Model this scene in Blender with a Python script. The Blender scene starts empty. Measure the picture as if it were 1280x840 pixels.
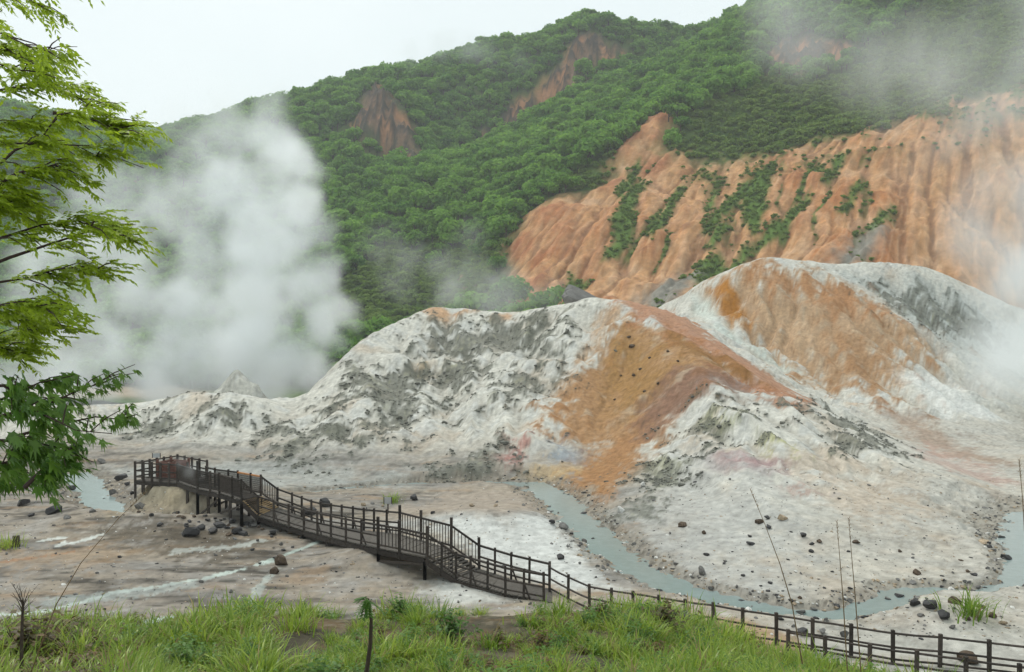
import bpy, math, random
import numpy as np
from mathutils import Vector, Matrix
random.seed(7); rng = np.random.default_rng(7)
SC = bpy.context.scene
COL = SC.collection

# ------------------------------------------------------------------ camera, sky, sun, exposure
S = 1.25                       # survey unit -> metres
H = 8.5 * S                    # camera height over the valley floor
FPX, PITCH = 1108.0, math.atan(20 / 1108)
cam = bpy.data.cameras.new('camera'); camo = bpy.data.objects.new('camera', cam); COL.objects.link(camo)
cam.sensor_width = 36; cam.lens = 36 * FPX / 1280; cam.clip_start = .05; cam.clip_end = 5000
camo.location = (0, 0, H); camo.rotation_euler = (math.pi / 2 - PITCH, 0, 0); SC.camera = camo

SUN_EL, SUN_AZ = 55, -35      # azimuth: degrees clockwise from +Y (negative = left)
w = bpy.data.worlds.new('World'); SC.world = w; w.use_nodes = True
nt = w.node_tree; nt.nodes.clear()
wo = nt.nodes.new('ShaderNodeOutputWorld'); bg = nt.nodes.new('ShaderNodeBackground')
sky = nt.nodes.new('ShaderNodeTexSky'); sky.sky_type = 'NISHITA'; sky.sun_disc = False
sky.sun_elevation = math.radians(SUN_EL); sky.sun_rotation = math.radians(SUN_AZ)
sky.air_density = 1.0; sky.dust_density = 4.0
tc = nt.nodes.new('ShaderNodeTexCoord')
nz = nt.nodes.new('ShaderNodeTexNoise'); nz.inputs['Scale'].default_value = 2.2; nz.inputs['Detail'].default_value = 5
rm = nt.nodes.new('ShaderNodeMapRange'); rm.inputs[1].default_value = .3; rm.inputs[2].default_value = .7
cl = nt.nodes.new('ShaderNodeMix'); cl.data_type = 'RGBA'   # cloud deck brightness (world strength is 0.1)
cl.inputs[6].default_value = (7.1, 7.95, 8.05, 1); cl.inputs[7].default_value = (8.0, 8.65, 8.7, 1)
mx = nt.nodes.new('ShaderNodeMix'); mx.data_type = 'RGBA'; mx.inputs[0].default_value = .93
L = nt.links.new
L(tc.outputs['Generated'], nz.inputs['Vector']); L(nz.outputs['Fac'], rm.inputs[0]); L(rm.outputs[0], cl.inputs[0])
L(sky.outputs[0], mx.inputs[6]); L(cl.outputs[2], mx.inputs[7]); L(mx.outputs[2], bg.inputs[0])
bg.inputs[1].default_value = .1; L(bg.outputs[0], wo.inputs[0])
sl = bpy.data.lights.new('sun', 'SUN'); sl.energy = 1.4; sl.angle = math.radians(12); sl.color = (1, .96, .9)
so = bpy.data.objects.new('sun', sl); COL.objects.link(so)
el, az = math.radians(SUN_EL), math.radians(SUN_AZ)
so.rotation_euler = Vector((-math.sin(az) * math.cos(el), -math.cos(az) * math.cos(el), -math.sin(el))).to_track_quat('-Z', 'Y').to_euler()
vs = SC.view_settings; vs.view_transform = 'Standard'; vs.look = 'None'; vs.exposure = .3; vs.gamma = 1; vs.use_curve_mapping = False
cy = SC.cycles
cy.use_denoising = True
try: cy.denoiser = 'OPENIMAGEDENOISE'
except Exception: pass
cy.max_bounces = 8; cy.diffuse_bounces = 2; cy.glossy_bounces = 2; cy.transmission_bounces = 2; cy.transparent_max_bounces = 8
cy.volume_bounces = 5; cy.volume_step_rate = 2.0; cy.volume_max_steps = 256
cy.use_adaptive_sampling = True; cy.adaptive_threshold = .02

# ------------------------------------------------------------------ survey helpers (photo bearing + distance -> world)
CA, SA = math.cos(PITCH), math.sin(PITCH)
def ray(px, py):
    a, b = (px - 640) / FPX, (420 - py) / FPX
    return np.array([a, CA + b * SA, -SA + b * CA])
def P(px, py, Y):
    d = ray(px, py); t = Y / d[1]; return np.array([d[0] * t, Y, H + d[2] * t])
def PZ(px, py, z):
    d = ray(px, py); t = (z - H) / d[2]; return np.array([d[0] * t, d[1] * t, z])
def project(X, Y, Z):
    dz = Z - H; fw = Y * CA - dz * SA; up = Y * SA + dz * CA
    return 640 + FPX * X / fw, 420 - FPX * up / fw

# ------------------------------------------------------------------ noise
PERM = np.concatenate([np.random.default_rng(3).permutation(256)] * 3).astype(np.int32)
GRAD = np.random.default_rng(5).normal(size=(256, 3)).astype(np.float32); GRAD /= np.linalg.norm(GRAD, axis=1)[:, None]
def perlin(x, y, z):
    x, y, z = np.broadcast_arrays(*(np.asarray(c, np.float32) for c in (x, y, z)))
    xi, yi, zi = np.floor(x), np.floor(y), np.floor(z)
    fx, fy, fz = x - xi, y - yi, z - zi
    xi, yi, zi = (c.astype(np.int32) & 255 for c in (xi, yi, zi))
    q = lambda t: t * t * t * (t * (t * 6 - 15) + 10)
    u, v, t = q(fx), q(fy), q(fz)
    def g(dx, dy, dz):
        h = GRAD[PERM[PERM[PERM[xi + dx] + yi + dy] + zi + dz]]
        return h[..., 0] * (fx - dx) + h[..., 1] * (fy - dy) + h[..., 2] * (fz - dz)
    def lx(dy, dz):
        a = g(0, dy, dz); return a + u * (g(1, dy, dz) - a)
    def ly(dz):
        a = lx(0, dz); return a + v * (lx(1, dz) - a)
    a = ly(0); return (a + t * (ly(1) - a)) * 1.5
def fbm(x, y, z, o=4, lac=2.03, gain=.5, ridge=False):
    s = 0; a = 1.; n = 0
    for i in range(o):
        p = perlin(x * lac ** i + i * 17.3, y * lac ** i + i * 9.1, z * lac ** i + i * 4.7)
        s = s + a * ((1 - 2 * np.abs(p)) if ridge else p); n += a; a *= gain
    return s / n
def sstep(a, b, x):
    t = np.clip((x - a) / (b - a), 0, 1); return t * t * (3 - 2 * t)
def lin(c):
    c = np.array(c, float) / 255; return np.where(c <= .04045, c / 12.92, ((c + .055) / 1.055) ** 2.4)

# ------------------------------------------------------------------ materials
def mat(name):
    m = bpy.data.materials.new(name); m.use_nodes = True; m.node_tree.nodes.clear()
    n = m.node_tree.nodes; o = n.new('ShaderNodeOutputMaterial'); return m, m.node_tree, o
def principled(name, rgb, rough=.8, noise=6., vary=.35, bump=.3, bscale=20., spec=.3, attr=None, rnd=0., dist=.02):
    m, t, o = mat(name); n = t.nodes; l = t.links.new
    b = n.new('ShaderNodeBsdfPrincipled'); b.inputs['Roughness'].default_value = rough
    b.inputs['Specular IOR Level'].default_value = spec
    tx = n.new('ShaderNodeTexCoord'); no = n.new('ShaderNodeTexNoise')
    no.inputs['Scale'].default_value = noise; no.inputs['Detail'].default_value = 8; no.inputs['Roughness'].default_value = .65
    l(tx.outputs['Object'], no.inputs['Vector'])
    mr = n.new('ShaderNodeMapRange'); mr.inputs[1].default_value = .25; mr.inputs[2].default_value = .75
    mr.inputs[3].default_value = 1 - vary; mr.inputs[4].default_value = 1 + vary
    l(no.outputs['Fac'], mr.inputs[0])
    mu = n.new('ShaderNodeMix'); mu.data_type = 'RGBA'; mu.blend_type = 'MULTIPLY'; mu.inputs[0].default_value = 1
    if attr:
        at = n.new('ShaderNodeAttribute'); at.attribute_name = attr; l(at.outputs['Color'], mu.inputs[6])
    else: mu.inputs[6].default_value = (*rgb, 1)
    fac = mr.outputs[0]
    if rnd:
        oi = n.new('ShaderNodeObjectInfo'); m2 = n.new('ShaderNodeMapRange'); m2.inputs[3].default_value = 1 - rnd; m2.inputs[4].default_value = 1 + rnd
        l(oi.outputs['Random'], m2.inputs[0]); mm = n.new('ShaderNodeMath'); mm.operation = 'MULTIPLY'
        l(fac, mm.inputs[0]); l(m2.outputs[0], mm.inputs[1]); fac = mm.outputs[0]
    l(fac, mu.inputs[7]); l(mu.outputs[2], b.inputs['Base Color'])
    nb = n.new('ShaderNodeTexNoise'); nb.inputs['Scale'].default_value = bscale; nb.inputs['Detail'].default_value = 6
    l(tx.outputs['Object'], nb.inputs['Vector'])
    bu = n.new('ShaderNodeBump'); bu.inputs['Strength'].default_value = bump; bu.inputs['Distance'].default_value = dist
    l(nb.outputs['Fac'], bu.inputs['Height']); l(bu.outputs[0], b.inputs['Normal'])
    l(b.outputs[0], o.inputs['Surface']); return m
def leafmat(name, c1, c2, trans=.35, rough=.55, spec=.25):
    """foliage: hue varies by instance, a translucent share"""
    m, t, o = mat(name); n = t.nodes; l = t.links.new
    oi = n.new('ShaderNodeObjectInfo'); ge = n.new('ShaderNodeNewGeometry')
    ad = n.new('ShaderNodeMath'); ad.operation = 'MULTIPLY_ADD'; ad.inputs[1].default_value = .5
    l(ge.outputs['Random Per Island'], ad.inputs[0])
    hf = n.new('ShaderNodeMath'); hf.operation = 'MULTIPLY'; hf.inputs[1].default_value = .5
    l(oi.outputs['Random'], hf.inputs[0]); l(hf.outputs[0], ad.inputs[2])
    mi = n.new('ShaderNodeMix'); mi.data_type = 'RGBA'; mi.inputs[6].default_value = (*c1, 1); mi.inputs[7].default_value = (*c2, 1)
    l(ad.outputs[0], mi.inputs[0])
    b = n.new('ShaderNodeBsdfPrincipled'); b.inputs['Roughness'].default_value = rough; b.inputs['Specular IOR Level'].default_value = spec
    tr = n.new('ShaderNodeBsdfTranslucent'); ms = n.new('ShaderNodeMixShader'); ms.inputs[0].default_value = trans
    l(mi.outputs[2], b.inputs['Base Color']); l(mi.outputs[2], tr.inputs['Color'])
    l(b.outputs[0], ms.inputs[1]); l(tr.outputs[0], ms.inputs[2]); l(ms.outputs[0], o.inputs['Surface']); return m

# ------------------------------------------------------------------ mesh helpers
def link(name, me, parent=None, m=None):
    o = bpy.data.objects.new(name, me); COL.objects.link(o)
    if m is not None and me is not None and not me.materials: me.materials.append(m)
    if parent: o.parent = parent
    return o
def tag(o, label=None, cat=None, group=None, kind=None):
    for k, v in (('label', label), ('category', cat), ('group', group), ('kind', kind)):
        if v: o[k] = v
    return o
def empty(name, loc=(0, 0, 0)):
    o = bpy.data.objects.new(name, None); COL.objects.link(o); o.location = loc; o.empty_display_size = .2; return o
def np_mesh(name, V, F, mats=(), smooth=False, midx=None):
    me = bpy.data.meshes.new(name); V = np.asarray(V, np.float32); F = np.asarray(F, np.int32)
    me.vertices.add(len(V)); me.vertices.foreach_set('co', V.ravel())
    k = F.shape[1]; me.loops.add(F.size); me.loops.foreach_set('vertex_index', F.ravel())
    me.polygons.add(len(F)); me.polygons.foreach_set('loop_start', np.arange(0, F.size, k, dtype=np.int32))
    me.polygons.foreach_set('loop_total', np.full(len(F), k, np.int32))
    if smooth: me.polygons.foreach_set('use_smooth', np.ones(len(F), bool))
    for m in mats: me.materials.append(m)
    if midx is not None: me.polygons.foreach_set('material_index', np.asarray(midx, np.int32))
    me.update(calc_edges=True); return me
class MB:
    def __init__(s): s.v = []; s.f = []
    def quad(s, *pts):
        i = len(s.v); s.v += [tuple(p) for p in pts]; s.f.append(tuple(range(i, i + len(pts))))
    def beam(s, a, b, w, h, up=(0, 0, 1)):
        """box from a to b, w wide, h high"""
        a, b = Vector(a), Vector(b); d = (b - a).normalized(); u = Vector(up)
        r = d.cross(u)
        if r.length < 1e-4: r = d.cross(Vector((1, 0, 0)))
        r.normalize(); u = r.cross(d).normalized(); i = len(s.v)
        for e in (a, b):
            for x, y in ((-1, -1), (1, -1), (1, 1), (-1, 1)): s.v.append(tuple(e + r * (x * w / 2) + u * (y * h / 2)))
        for q in ((3, 2, 1, 0), (4, 5, 6, 7), (0, 1, 5, 4), (1, 2, 6, 5), (2, 3, 7, 6), (3, 0, 4, 7)): s.f.append(tuple(i + k for k in q[::-1]))
    def tube(s, pts, rad, n=6):
        pts = [Vector(p) for p in pts]; i0 = len(s.v)
        for k, p in enumerate(pts):
            d = (pts[min(k + 1, len(pts) - 1)] - pts[max(k - 1, 0)]).normalized()
            r = d.cross(Vector((.31, .17, .93))).normalized(); u = r.cross(d)
            R = rad[k] if hasattr(rad, '__len__') else rad
            for j in range(n):
                a = 2 * math.pi * j / n; s.v.append(tuple(p + (r * math.cos(a) + u * math.sin(a)) * R))
        for k in range(len(pts) - 1):
            for j in range(n):
                a = i0 + k * n + j; b = i0 + k * n + (j + 1) % n; s.f.append((a, b, b + n, a + n))
        s.f.append(tuple(i0 + j for j in range(n))[::-1]); s.f.append(tuple(i0 + (len(pts) - 1) * n + j for j in range(n)))
    def mesh(s, name, m=None, smooth=False):
        me = bpy.data.meshes.new(name); me.from_pydata(s.v, [], s.f)
        if m: me.materials.append(m)
        if smooth:
            for p in me.polygons: p.use_smooth = True
        me.update(); return me
    def obj(s, name, m, parent=None, smooth=False): return link(name, s.mesh(name, m, smooth), parent)

# ------------------------------------------------------------------ terrain sheets
def dens(poly, stepu=.028):
    """points along a polyline of (px, py, Y units), resampled; returns world points"""
    out = []
    for (a, b) in zip(poly[:-1], poly[1:]):
        n = max(1, int(math.hypot((b[0] - a[0]) / FPX, math.log(b[2] / a[2])) / stepu))
        for k in range(n):
            t = k / n; out.append(P(a[0] + (b[0] - a[0]) * t, a[1] + (b[1] - a[1]) * t, S * (a[2] + (b[2] - a[2]) * t)))
    out.append(P(poly[-1][0], poly[-1][1], S * poly[-1][2])); return out
def rbf(pts, U, V):
    pts = np.array(pts); cu, cv = pts[:, 0] / pts[:, 1], np.log(pts[:, 1]); z = pts[:, 2]
    _, keep = np.unique(np.round(np.stack([cu, cv], 1), 3), axis=0, return_index=True); cu, cv, z = cu[keep], cv[keep], z[keep]
    n = len(z); D = np.hypot(cu[:, None] - cu, cv[:, None] - cv)
    A = np.zeros((n + 3, n + 3)); A[:n, :n] = D; A[:n, n] = 1; A[:n, n + 1] = cu; A[:n, n + 2] = cv; A[n:, :n] = A[:n, n:].T
    A[np.arange(n), np.arange(n)] -= 2e-3
    s = np.linalg.lstsq(A, np.r_[z, 0, 0, 0], rcond=None)[0]
    out = s[n] + s[n + 1] * U + s[n + 2] * V
    for i in range(n): out = out + s[i] * np.hypot(U - cu[i], V - cv[i])
    return out
def bil(G, fi, fj):
    i = np.clip(np.floor(fi).astype(int), 0, G.shape[0] - 2); j = np.clip(np.floor(fj).astype(int), 0, G.shape[1] - 2)
    a, b = np.clip(fi - i, 0, 1), np.clip(fj - j, 0, 1)
    return (G[i, j] * (1 - a) * (1 - b) + G[i + 1, j] * a * (1 - b) + G[i, j + 1] * (1 - a) * b + G[i + 1, j + 1] * a * b)
class Sheet:
    def __init__(s, u0, u1, nu, y0, y1, nv, pts, coarse=4):
        s.u = np.linspace(u0, u1, nu); s.v = np.linspace(math.log(y0), math.log(y1), nv)
        cu, cv = np.linspace(u0, u1, nu // coarse), np.linspace(s.v[0], s.v[-1], nv // coarse)
        CU, CV = np.meshgrid(cu, cv, indexing='ij'); Z = rbf(pts, CU, CV)
        U, V = np.meshgrid(s.u, s.v, indexing='ij')
        s.Z = bil(Z, (U - u0) / (cu[1] - cu[0]), (V - cv[0]) / (cv[1] - cv[0]))
        s.Y = np.exp(V); s.X = U * s.Y
    def z(s, X, Y):
        X, Y = np.asarray(X, float), np.asarray(Y, float)
        return bil(s.Z, (X / Y - s.u[0]) / (s.u[1] - s.u[0]), (np.log(Y) - s.v[0]) / (s.v[1] - s.v[0]))
    def hit(s, px, py):
        d = ray(px, py); fi = np.full(len(s.v), (d[0] / d[1] - s.u[0]) / (s.u[1] - s.u[0]))
        z = bil(s.Z, fi, np.arange(len(s.v), dtype=float)); Y = np.exp(s.v); e = (z - H) / Y; t = d[2] / d[1]
        w = np.where(e >= t)[0]; k = w[0] if len(w) else int(np.argmax(e))
        y = Y[k]
        if len(w) and k > 0 and e[k] > e[k - 1]: y = Y[k - 1] + (Y[k] - Y[k - 1]) * (t - e[k - 1]) / (e[k] - e[k - 1])
        X = d[0] / d[1] * y; return np.array([X, y, float(s.z(X, y))])
    def poly(s, pts): return np.array([s.hit(*p)[:2] for p in pts])
    def mesh(s, name, m, col):
        nu, nv = s.Z.shape; V = np.stack([s.X, s.Y, s.Z], -1).reshape(-1, 3)
        i, j = np.meshgrid(np.arange(nu - 1), np.arange(nv - 1), indexing='ij'); a = (i * nv + j).ravel()
        me = np_mesh(name, V, np.stack([a, a + nv, a + nv + 1, a + 1], 1), [m], True)
        at = me.color_attributes.new('tint', 'FLOAT_COLOR', 'POINT')
        at.data.foreach_set('color', np.concatenate([col.reshape(-1, 3), np.ones((nu * nv, 1))], 1).astype(np.float32).ravel())
        return me
def sdist(poly, X, Y, margin=9.):
    """signed plan distance to polygon, positive inside; far outside it is just very negative"""
    if X.ndim == 2:
        (x0, y0), (x1, y1) = poly.min(0) - margin, poly.max(0) + margin
        w = (X > x0) & (X < x1) & (Y > y0) & (Y < y1); out = np.full(X.shape, -1e3); out[w] = sdist(poly, X[w], Y[w]); return out
    d = np.full(X.shape, 1e9); ins = np.zeros(X.shape, bool); n = len(poly)
    for k in range(n):
        (ax, ay), (bx, by) = poly[k], poly[(k + 1) % n]; ex, ey = bx - ax, by - ay
        t = np.clip(((X - ax) * ex + (Y - ay) * ey) / (ex * ex + ey * ey + 1e-9), 0, 1)
        d = np.minimum(d, (X - ax - t * ex) ** 2 + (Y - ay - t * ey) ** 2)
        if ey != 0:
            c = ((ay > Y) != (by > Y)) & (X < ex * (Y - ay) / ey + ax); ins ^= c
    d = np.sqrt(d); return np.where(ins, d, -d)
def ldist(line, X, Y):
    d = np.full(X.shape, 1e9)
    for (a, b) in zip(line[:-1], line[1:]):
        ex, ey = b[0] - a[0], b[1] - a[1]; t = np.clip(((X - a[0]) * ex + (Y - a[1]) * ey) / (ex * ex + ey * ey + 1e-9), 0, 1)
        d = np.minimum(d, np.hypot(X - a[0] - t * ex, Y - a[1] - t * ey))
    return d

def erode(sheet, x0, x1, y0, y1, cell, rounds, K, maxcut, seed, inner=36, talus=None):
    '''rain wash on a regular grid: returns (height change, log drainage area, wash tracer) sampled back on the sheet'''
    gx, gy = np.arange(x0, x1, cell), np.arange(y0, y1, cell); GX, GY = np.meshgrid(gx, gy, indexing='ij'); Zi = sheet.z(GX, GY); Zc = Zi.copy()
    nb = [(dx, dy) for dx in (-1, 0, 1) for dy in (-1, 0, 1) if dx or dy]
    def sh(a, dx, dy): return np.pad(a, 1, mode='edge')[1 + dx:a.shape[0] + 1 + dx, 1 + dy:a.shape[1] + 1 + dy]
    A = np.ones_like(Zc); src = fbm(GX * .3 / cell, GY * .3 / cell, seed, 2) ; T = src.copy()
    for r in range(rounds):
        sl = [np.maximum(0, (Zc - sh(Zc, *d)) / (cell * math.hypot(*d))) for d in nb]; W = [q ** 1.6 for q in sl]; tot = sum(W) + 1e-9; W = [q / tot for q in W]
        last = r == rounds - 1
        for _ in range(inner * (3 if r in (0,) else 1)):
            na, ntr = 1., src
            for d, wq in zip(nb, W):
                b = sh(wq * A, -d[0], -d[1]); na = na + b
                if last: ntr = ntr + .97 * sh(wq * T, -d[0], -d[1])
            A = na
            if last: T = ntr
        smax = np.maximum.reduce(sl); drop = smax * cell
        cut = np.minimum(K * np.sqrt(np.minimum(A, 400)) * smax, .45 * drop); Zc = np.maximum(Zc - cut, Zi - maxcut)
        lap = sum(sh(Zc, *d) for d in ((1, 0), (-1, 0), (0, 1), (0, -1))) / 4 - Zc; Zc += lap * .12
    def back(G):
        fi, fj = (sheet.X - x0) / cell, (sheet.Y - y0) / cell; e = np.minimum(np.minimum(fi, GX.shape[0] - 1 - fi), np.minimum(fj, GX.shape[1] - 1 - fj)); w = np.clip(e / 6, 0, 1); out = np.zeros(sheet.X.shape); k = w > 0
        out[k] = bil(G, fi[k], fj[k]) * w[k]; return out
    return back(Zc - Zi), back(np.log(A)), back(T / A)

# ---- valley: bank under the viewer, flats, mounds
pts = []
for px in range(-600, 1900, 100):
    pts += [np.array([(px - 640) / FPX * 2.5, 2.5, H - 2.0])]
    pts += [P(px, 905 + max(0, px - 900) * .1, 7 * S)]
pts += dens([(-600, 800, 13), (0, 797, 13), (150, 783, 13), (280, 775, 13.5), (350, 770, 14), (420, 773, 14), (560, 772, 14.5), (640, 771, 15), (720, 767, 15.2),
             (790, 768, 15.5), (850, 776, 15.5), (900, 794, 15), (960, 812, 14.6), (1040, 838, 14.2), (1120, 856, 14), (1280, 878, 13.4), (1700, 900, 12)])
pts += dens([(-600, 838, 10), (0, 836, 10), (300, 826, 10.3), (420, 822, 10.6), (640, 812, 11.3), (800, 806, 11.8), (900, 832, 11.5), (1000, 856, 11.2), (1280, 905, 10.5), (1700, 925, 10)])
foot = [(-700, 600), (-200, 596), (0, 592), (130, 585), (260, 590), (400, 598), (500, 602), (620, 604), (680, 608), (715, 632), (760, 660), (800, 688), (860, 722), (930, 742), (1000, 752), (1055, 752),
        (1090, 732), (1180, 716), (1240, 695), (1275, 660), (1310, 625), (1400, 600), (1700, 590), (2000, 590)]
fx, fy = zip(*foot)
for a, b in zip(foot[:-1], foot[1:]):
    n = max(1, int((b[0] - a[0]) / 22))
    for k in range(n): t = k / n; pts.append(PZ(a[0] + (b[0] - a[0]) * t, a[1] + (b[1] - a[1]) * t, 0.05))
for px in range(-700, 2000, 60):
    for py in (612, 640, 665, 690, 715, 740, 765, 800, 850, 890):
        if py > np.interp(px, fx, fy) + 14:
            p = PZ(px, py, .05)
            if p[1] > 21.5 * S: pts.append(p)
    pts.append(np.array([(px - 640) / FPX * 21 * S, 21 * S, .1]))
crest = [(-700, 505, 75), (-200, 505, 72), (60, 507, 70), (140, 507, 68), (180, 502, 66), (225, 488, 64), (290, 487, 62), (330, 500, 62), (365, 512, 62), (400, 492, 64), (418, 448, 70), (440, 425, 74),
         (500, 395, 80), (540, 381, 84), (580, 386, 85), (640, 391, 84), (690, 380, 80), (735, 371, 78), (775, 374, 76), (830, 386, 73), (870, 408, 70), (920, 440, 66), (970, 475, 61), (1010, 498, 58), (1070, 530, 53), (1150, 578, 46), (1250, 618, 41)]
pts += dens(crest)
for c in crest[1:17]:
    q = P(c[0], c[1], c[2] * S); k = 1 + 11 / c[2]
    pts.append(np.array([q[0] * k, q[1] * k, -2.5 if c[0] < 430 else max(1.2, q[2] - 5)]))
crest2 = [(842, 374, 103), (880, 347, 99), (920, 328, 96), (960, 321, 95), (1010, 326, 96), (1060, 328, 97), (1100, 326, 98), (1145, 328, 99), (1180, 340, 100), (1220, 357, 101), (1280, 385, 102), (1400, 440, 105), (1700, 470, 108)]
pts += dens(crest2)
for c in crest2:
    q = P(c[0], c[1], c[2] * S); k = 1 + 14 / c[2]; pts.append(np.array([q[0] * k, q[1] * k, q[2] - 6]))
for pl in ([(800, 388, 73), (840, 455, 58.5), (885, 468, 55), (915, 520, 47.5), (930, 572, 42.5), (945, 630, 36), (955, 690, 31)],     # spur to the stream
           [(885, 468, 55), (945, 483, 56), (1000, 500, 57.5)],
           [(770, 382, 74), (735, 440, 66), (697, 505, 58), (670, 560, 50.5)],                        # rib left of the ochre gully
           [(795, 450, 64.6), (765, 520, 56.3), (742, 575, 49.9), (730, 615, 43.9)],                       # gully
           [(505, 402, 79), (470, 450, 69), (430, 520, 57), (400, 575, 50)], [(560, 402, 80), (545, 470, 67), (560, 545, 54)],
           [(640, 405, 79), (610, 470, 66), (575, 520, 57.5)], [(420, 470, 66), (395, 540, 56)],
           [(290, 497, 61), (270, 540, 55.5), (240, 565, 52.5)], [(350, 520, 60), (345, 560, 53)], [(200, 515, 62), (180, 550, 56)],
           [(862, 376, 97), (890, 398, 92), (950, 438, 84), (1030, 490, 73.5), (1120, 545, 62), (1230, 600, 48), (1290, 635, 40)],   # trough behind the ridge
           [(908, 350, 92), (940, 395, 85), (960, 420, 82)], [(893, 366, 93), (905, 392, 88)], [(925, 372, 91.5), (938, 408, 86)],
           [(960, 330, 93.5), (1010, 400, 85), (1070, 470, 76), (1110, 510, 69)],
           [(1060, 345, 94), (1130, 405, 85.5), (1190, 480, 76), (1260, 560, 62), (1310, 605, 50)],
           [(1100, 350, 97), (1180, 420, 88), (1260, 500, 76), (1330, 560, 66)], [(1250, 430, 92), (1330, 500, 80), (1420, 560, 65)],
           [(1000, 545, 46), (1040, 610, 38.5), (1080, 680, 32.2)], [(1080, 590, 42), (1150, 640, 36.5), (1200, 685, 32.5)],
           [(860, 520, 51), (830, 590, 43.5), (800, 650, 36.5)]):
    pts += dens(pl)
for px in range(-700, 2000, 110):
    if px < 450: pts.append(np.array([(px - 640) / FPX * 95 * S, 95 * S, -4.]))
    pts.append(np.array([(px - 640) / FPX * 128 * S, 128 * S, 4.5 if px > 480 else -5.])); pts.append(np.array([(px - 640) / FPX * 155 * S, 155 * S, 6. if px > 480 else -6.]))
pts += dens([(235, 482, 74), (275, 464, 77), (298, 460, 78), (318, 478, 76)])        # little peak in the steam
VA = Sheet(-.92, .92, 860, 2.6, 150 * S, 760, pts)
X, Y, Z0 = VA.X, VA.Y, VA.Z.copy()
mound = sstep(.25, 2.2, Z0) * sstep(42 / 1.6, 34 * 1.05, Y + np.where(X > 8, 9., 0.)) * sstep(31, 36, Y + np.where(X > 6, 8., 0.))
warp = fbm(X * .13, Y * .13, 1.3, 3) * 2.6
rid = fbm((X + warp) * .2, (Y - warp) * .15, 5.1, 3, ridge=True)
f1 = fbm(X * .5, Y * .5, 8.8, 5); f2 = fbm(X * 2.1, Y * 2.1, 3.3, 4); f3 = fbm(X * .06, Y * .06, 2.2, 3)
ochre_keep = 1 - .65 * sstep(-1, 4, sdist(VA.poly([(778, 392), (850, 415), (930, 475), (860, 500), (790, 590), (755, 628), (705, 600), (680, 525), (720, 465)]), X, Y))
gul = fbm((X + warp * .6 + Y * .12) * .3, Y * .09, 15.5, 3, ridge=True)
hold = np.ones(X.shape)
for cr_ in (crest, crest2): hold = np.minimum(hold, .22 + .78 * sstep(0, 7, ldist([P(a, b, c * S)[:2] for a, b, c in cr_], X, Y)))
for t_ in (rid, gul): t_ -= t_[mound > .5].mean()
calm = sstep(-.25, .35, fbm(X * .09, Y * .07, 33., 2))         # some slopes smooth, some broken
VA.Z = VA.Z + mound * ochre_keep * hold * (rid * (.4 + .7 * calm) + gul * 1.2 + f1 * (.04 + .14 * calm) + f2 * .06 * calm + warp * .1)
ez, eA, eT = erode(VA, -48, 95, 34, 140, .36, 12, .014, 1.5, 2.2)
VA.Z += ez * np.clip(mound * 1.4, 0, 1) * (.45 + .55 * calm)
floorm = (1 - mound) * sstep(24, 30, Y)
VA.Z += floorm * (f1 * .09 + f2 * .035 + np.clip(f3, 0, 1) * .5)
bank = 1 - sstep(20, 26, Y)
VA.Z += bank * (f1 * .16 + fbm(X * 1.6, Y * 1.6, 6.1, 4) * .07) * sstep(4, 8, Y)
def bump(px, py, rpx, ry, h):
    c = PZ(px, py, .2); global VA
    VA.Z += h * np.exp(-((X - c[0]) / (rpx * c[1] / FPX)) ** 2 - ((Y - c[1]) / ry) ** 2)
bump(225, 622, 95, 6.5, .95); bump(500, 690, 60, 2.5, .45); bump(620, 655, 75, 3.2, .75); bump(545, 650, 60, 2.5, .45); bump(750, 612, 40, 2.5, .2); bump(1190, 770, 60, 1.6, .45); bump(450, 700, 60, 2.2, .35)
# streams are cut into the flats, then filled by a sheet of water
WZ = -.16
STREAMS = [
    ([(372, 618, .5), (430, 611, .6), (500, 606, .7), (600, 604, .8), (665, 606, 1.4), (695, 622, 1.6), (712, 640, 1.4), (735, 662, 1.3), (765, 690, 1.35), (800, 715, 1.25), (850, 737, 1.1), (910, 752, .95),
      (980, 766, .8), (1050, 772, .75), (1095, 757, .95), (1125, 741, .9), (1170, 738, .55), (1220, 741, .55), (1262, 733, .6), (1275, 700, 1.0), (1290, 660, 2.2), (1330, 640, 2.5)]),
    ([(88, 592, 1.4), (112, 606, 1.5), (122, 626, 1.3), (140, 640, 1.1), (180, 647, 1.0), (235, 650, .8), (265, 650, .5)])]
sw = fbm(X * .9, Y * .9, 1.7, 3) * .55
SLINES = []; DD = np.full(X.shape, 1e9)
for st in STREAMS:
    line = [PZ(a, b, WZ) for a, b, _ in st]; wid = [c * .72 for *_, c in st]; L2, W2 = [], []
    for k in range(len(line) - 1):
        for q in range(6): t = q / 6; L2.append(line[k] * (1 - t) + line[k + 1] * t); W2.append(wid[k] * (1 - t) + wid[k + 1] * t)
    L2.append(line[-1]); W2.append(wid[-1]); SLINES.append((L2, W2))
    for p, ww in zip(L2, W2):
        DD = np.minimum(DD, np.hypot(X - p[0], Y - p[1]) / ww)
dd = DD + sw * 1.5 + fbm(X * 2.5, Y * 2.5, 3.1, 3) * .35
VA.Z = np.where((Y > 24) & (Y < 75), np.maximum(VA.Z, WZ + .06 + .05 * np.clip(f1, 0, 1)), VA.Z)
cut = WZ - .11 + np.clip(dd, 0, 3.3) ** 2 * .11 + f2 * .1 + fbm(X * 3.5, Y * 3.5, 6.6, 3) * .05
VA.Z = np.where(dd < 3.2, np.minimum(VA.Z, np.maximum(cut, VA.Z - 2.2 * sstep(3.2, 1.0, dd))), VA.Z)
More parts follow.
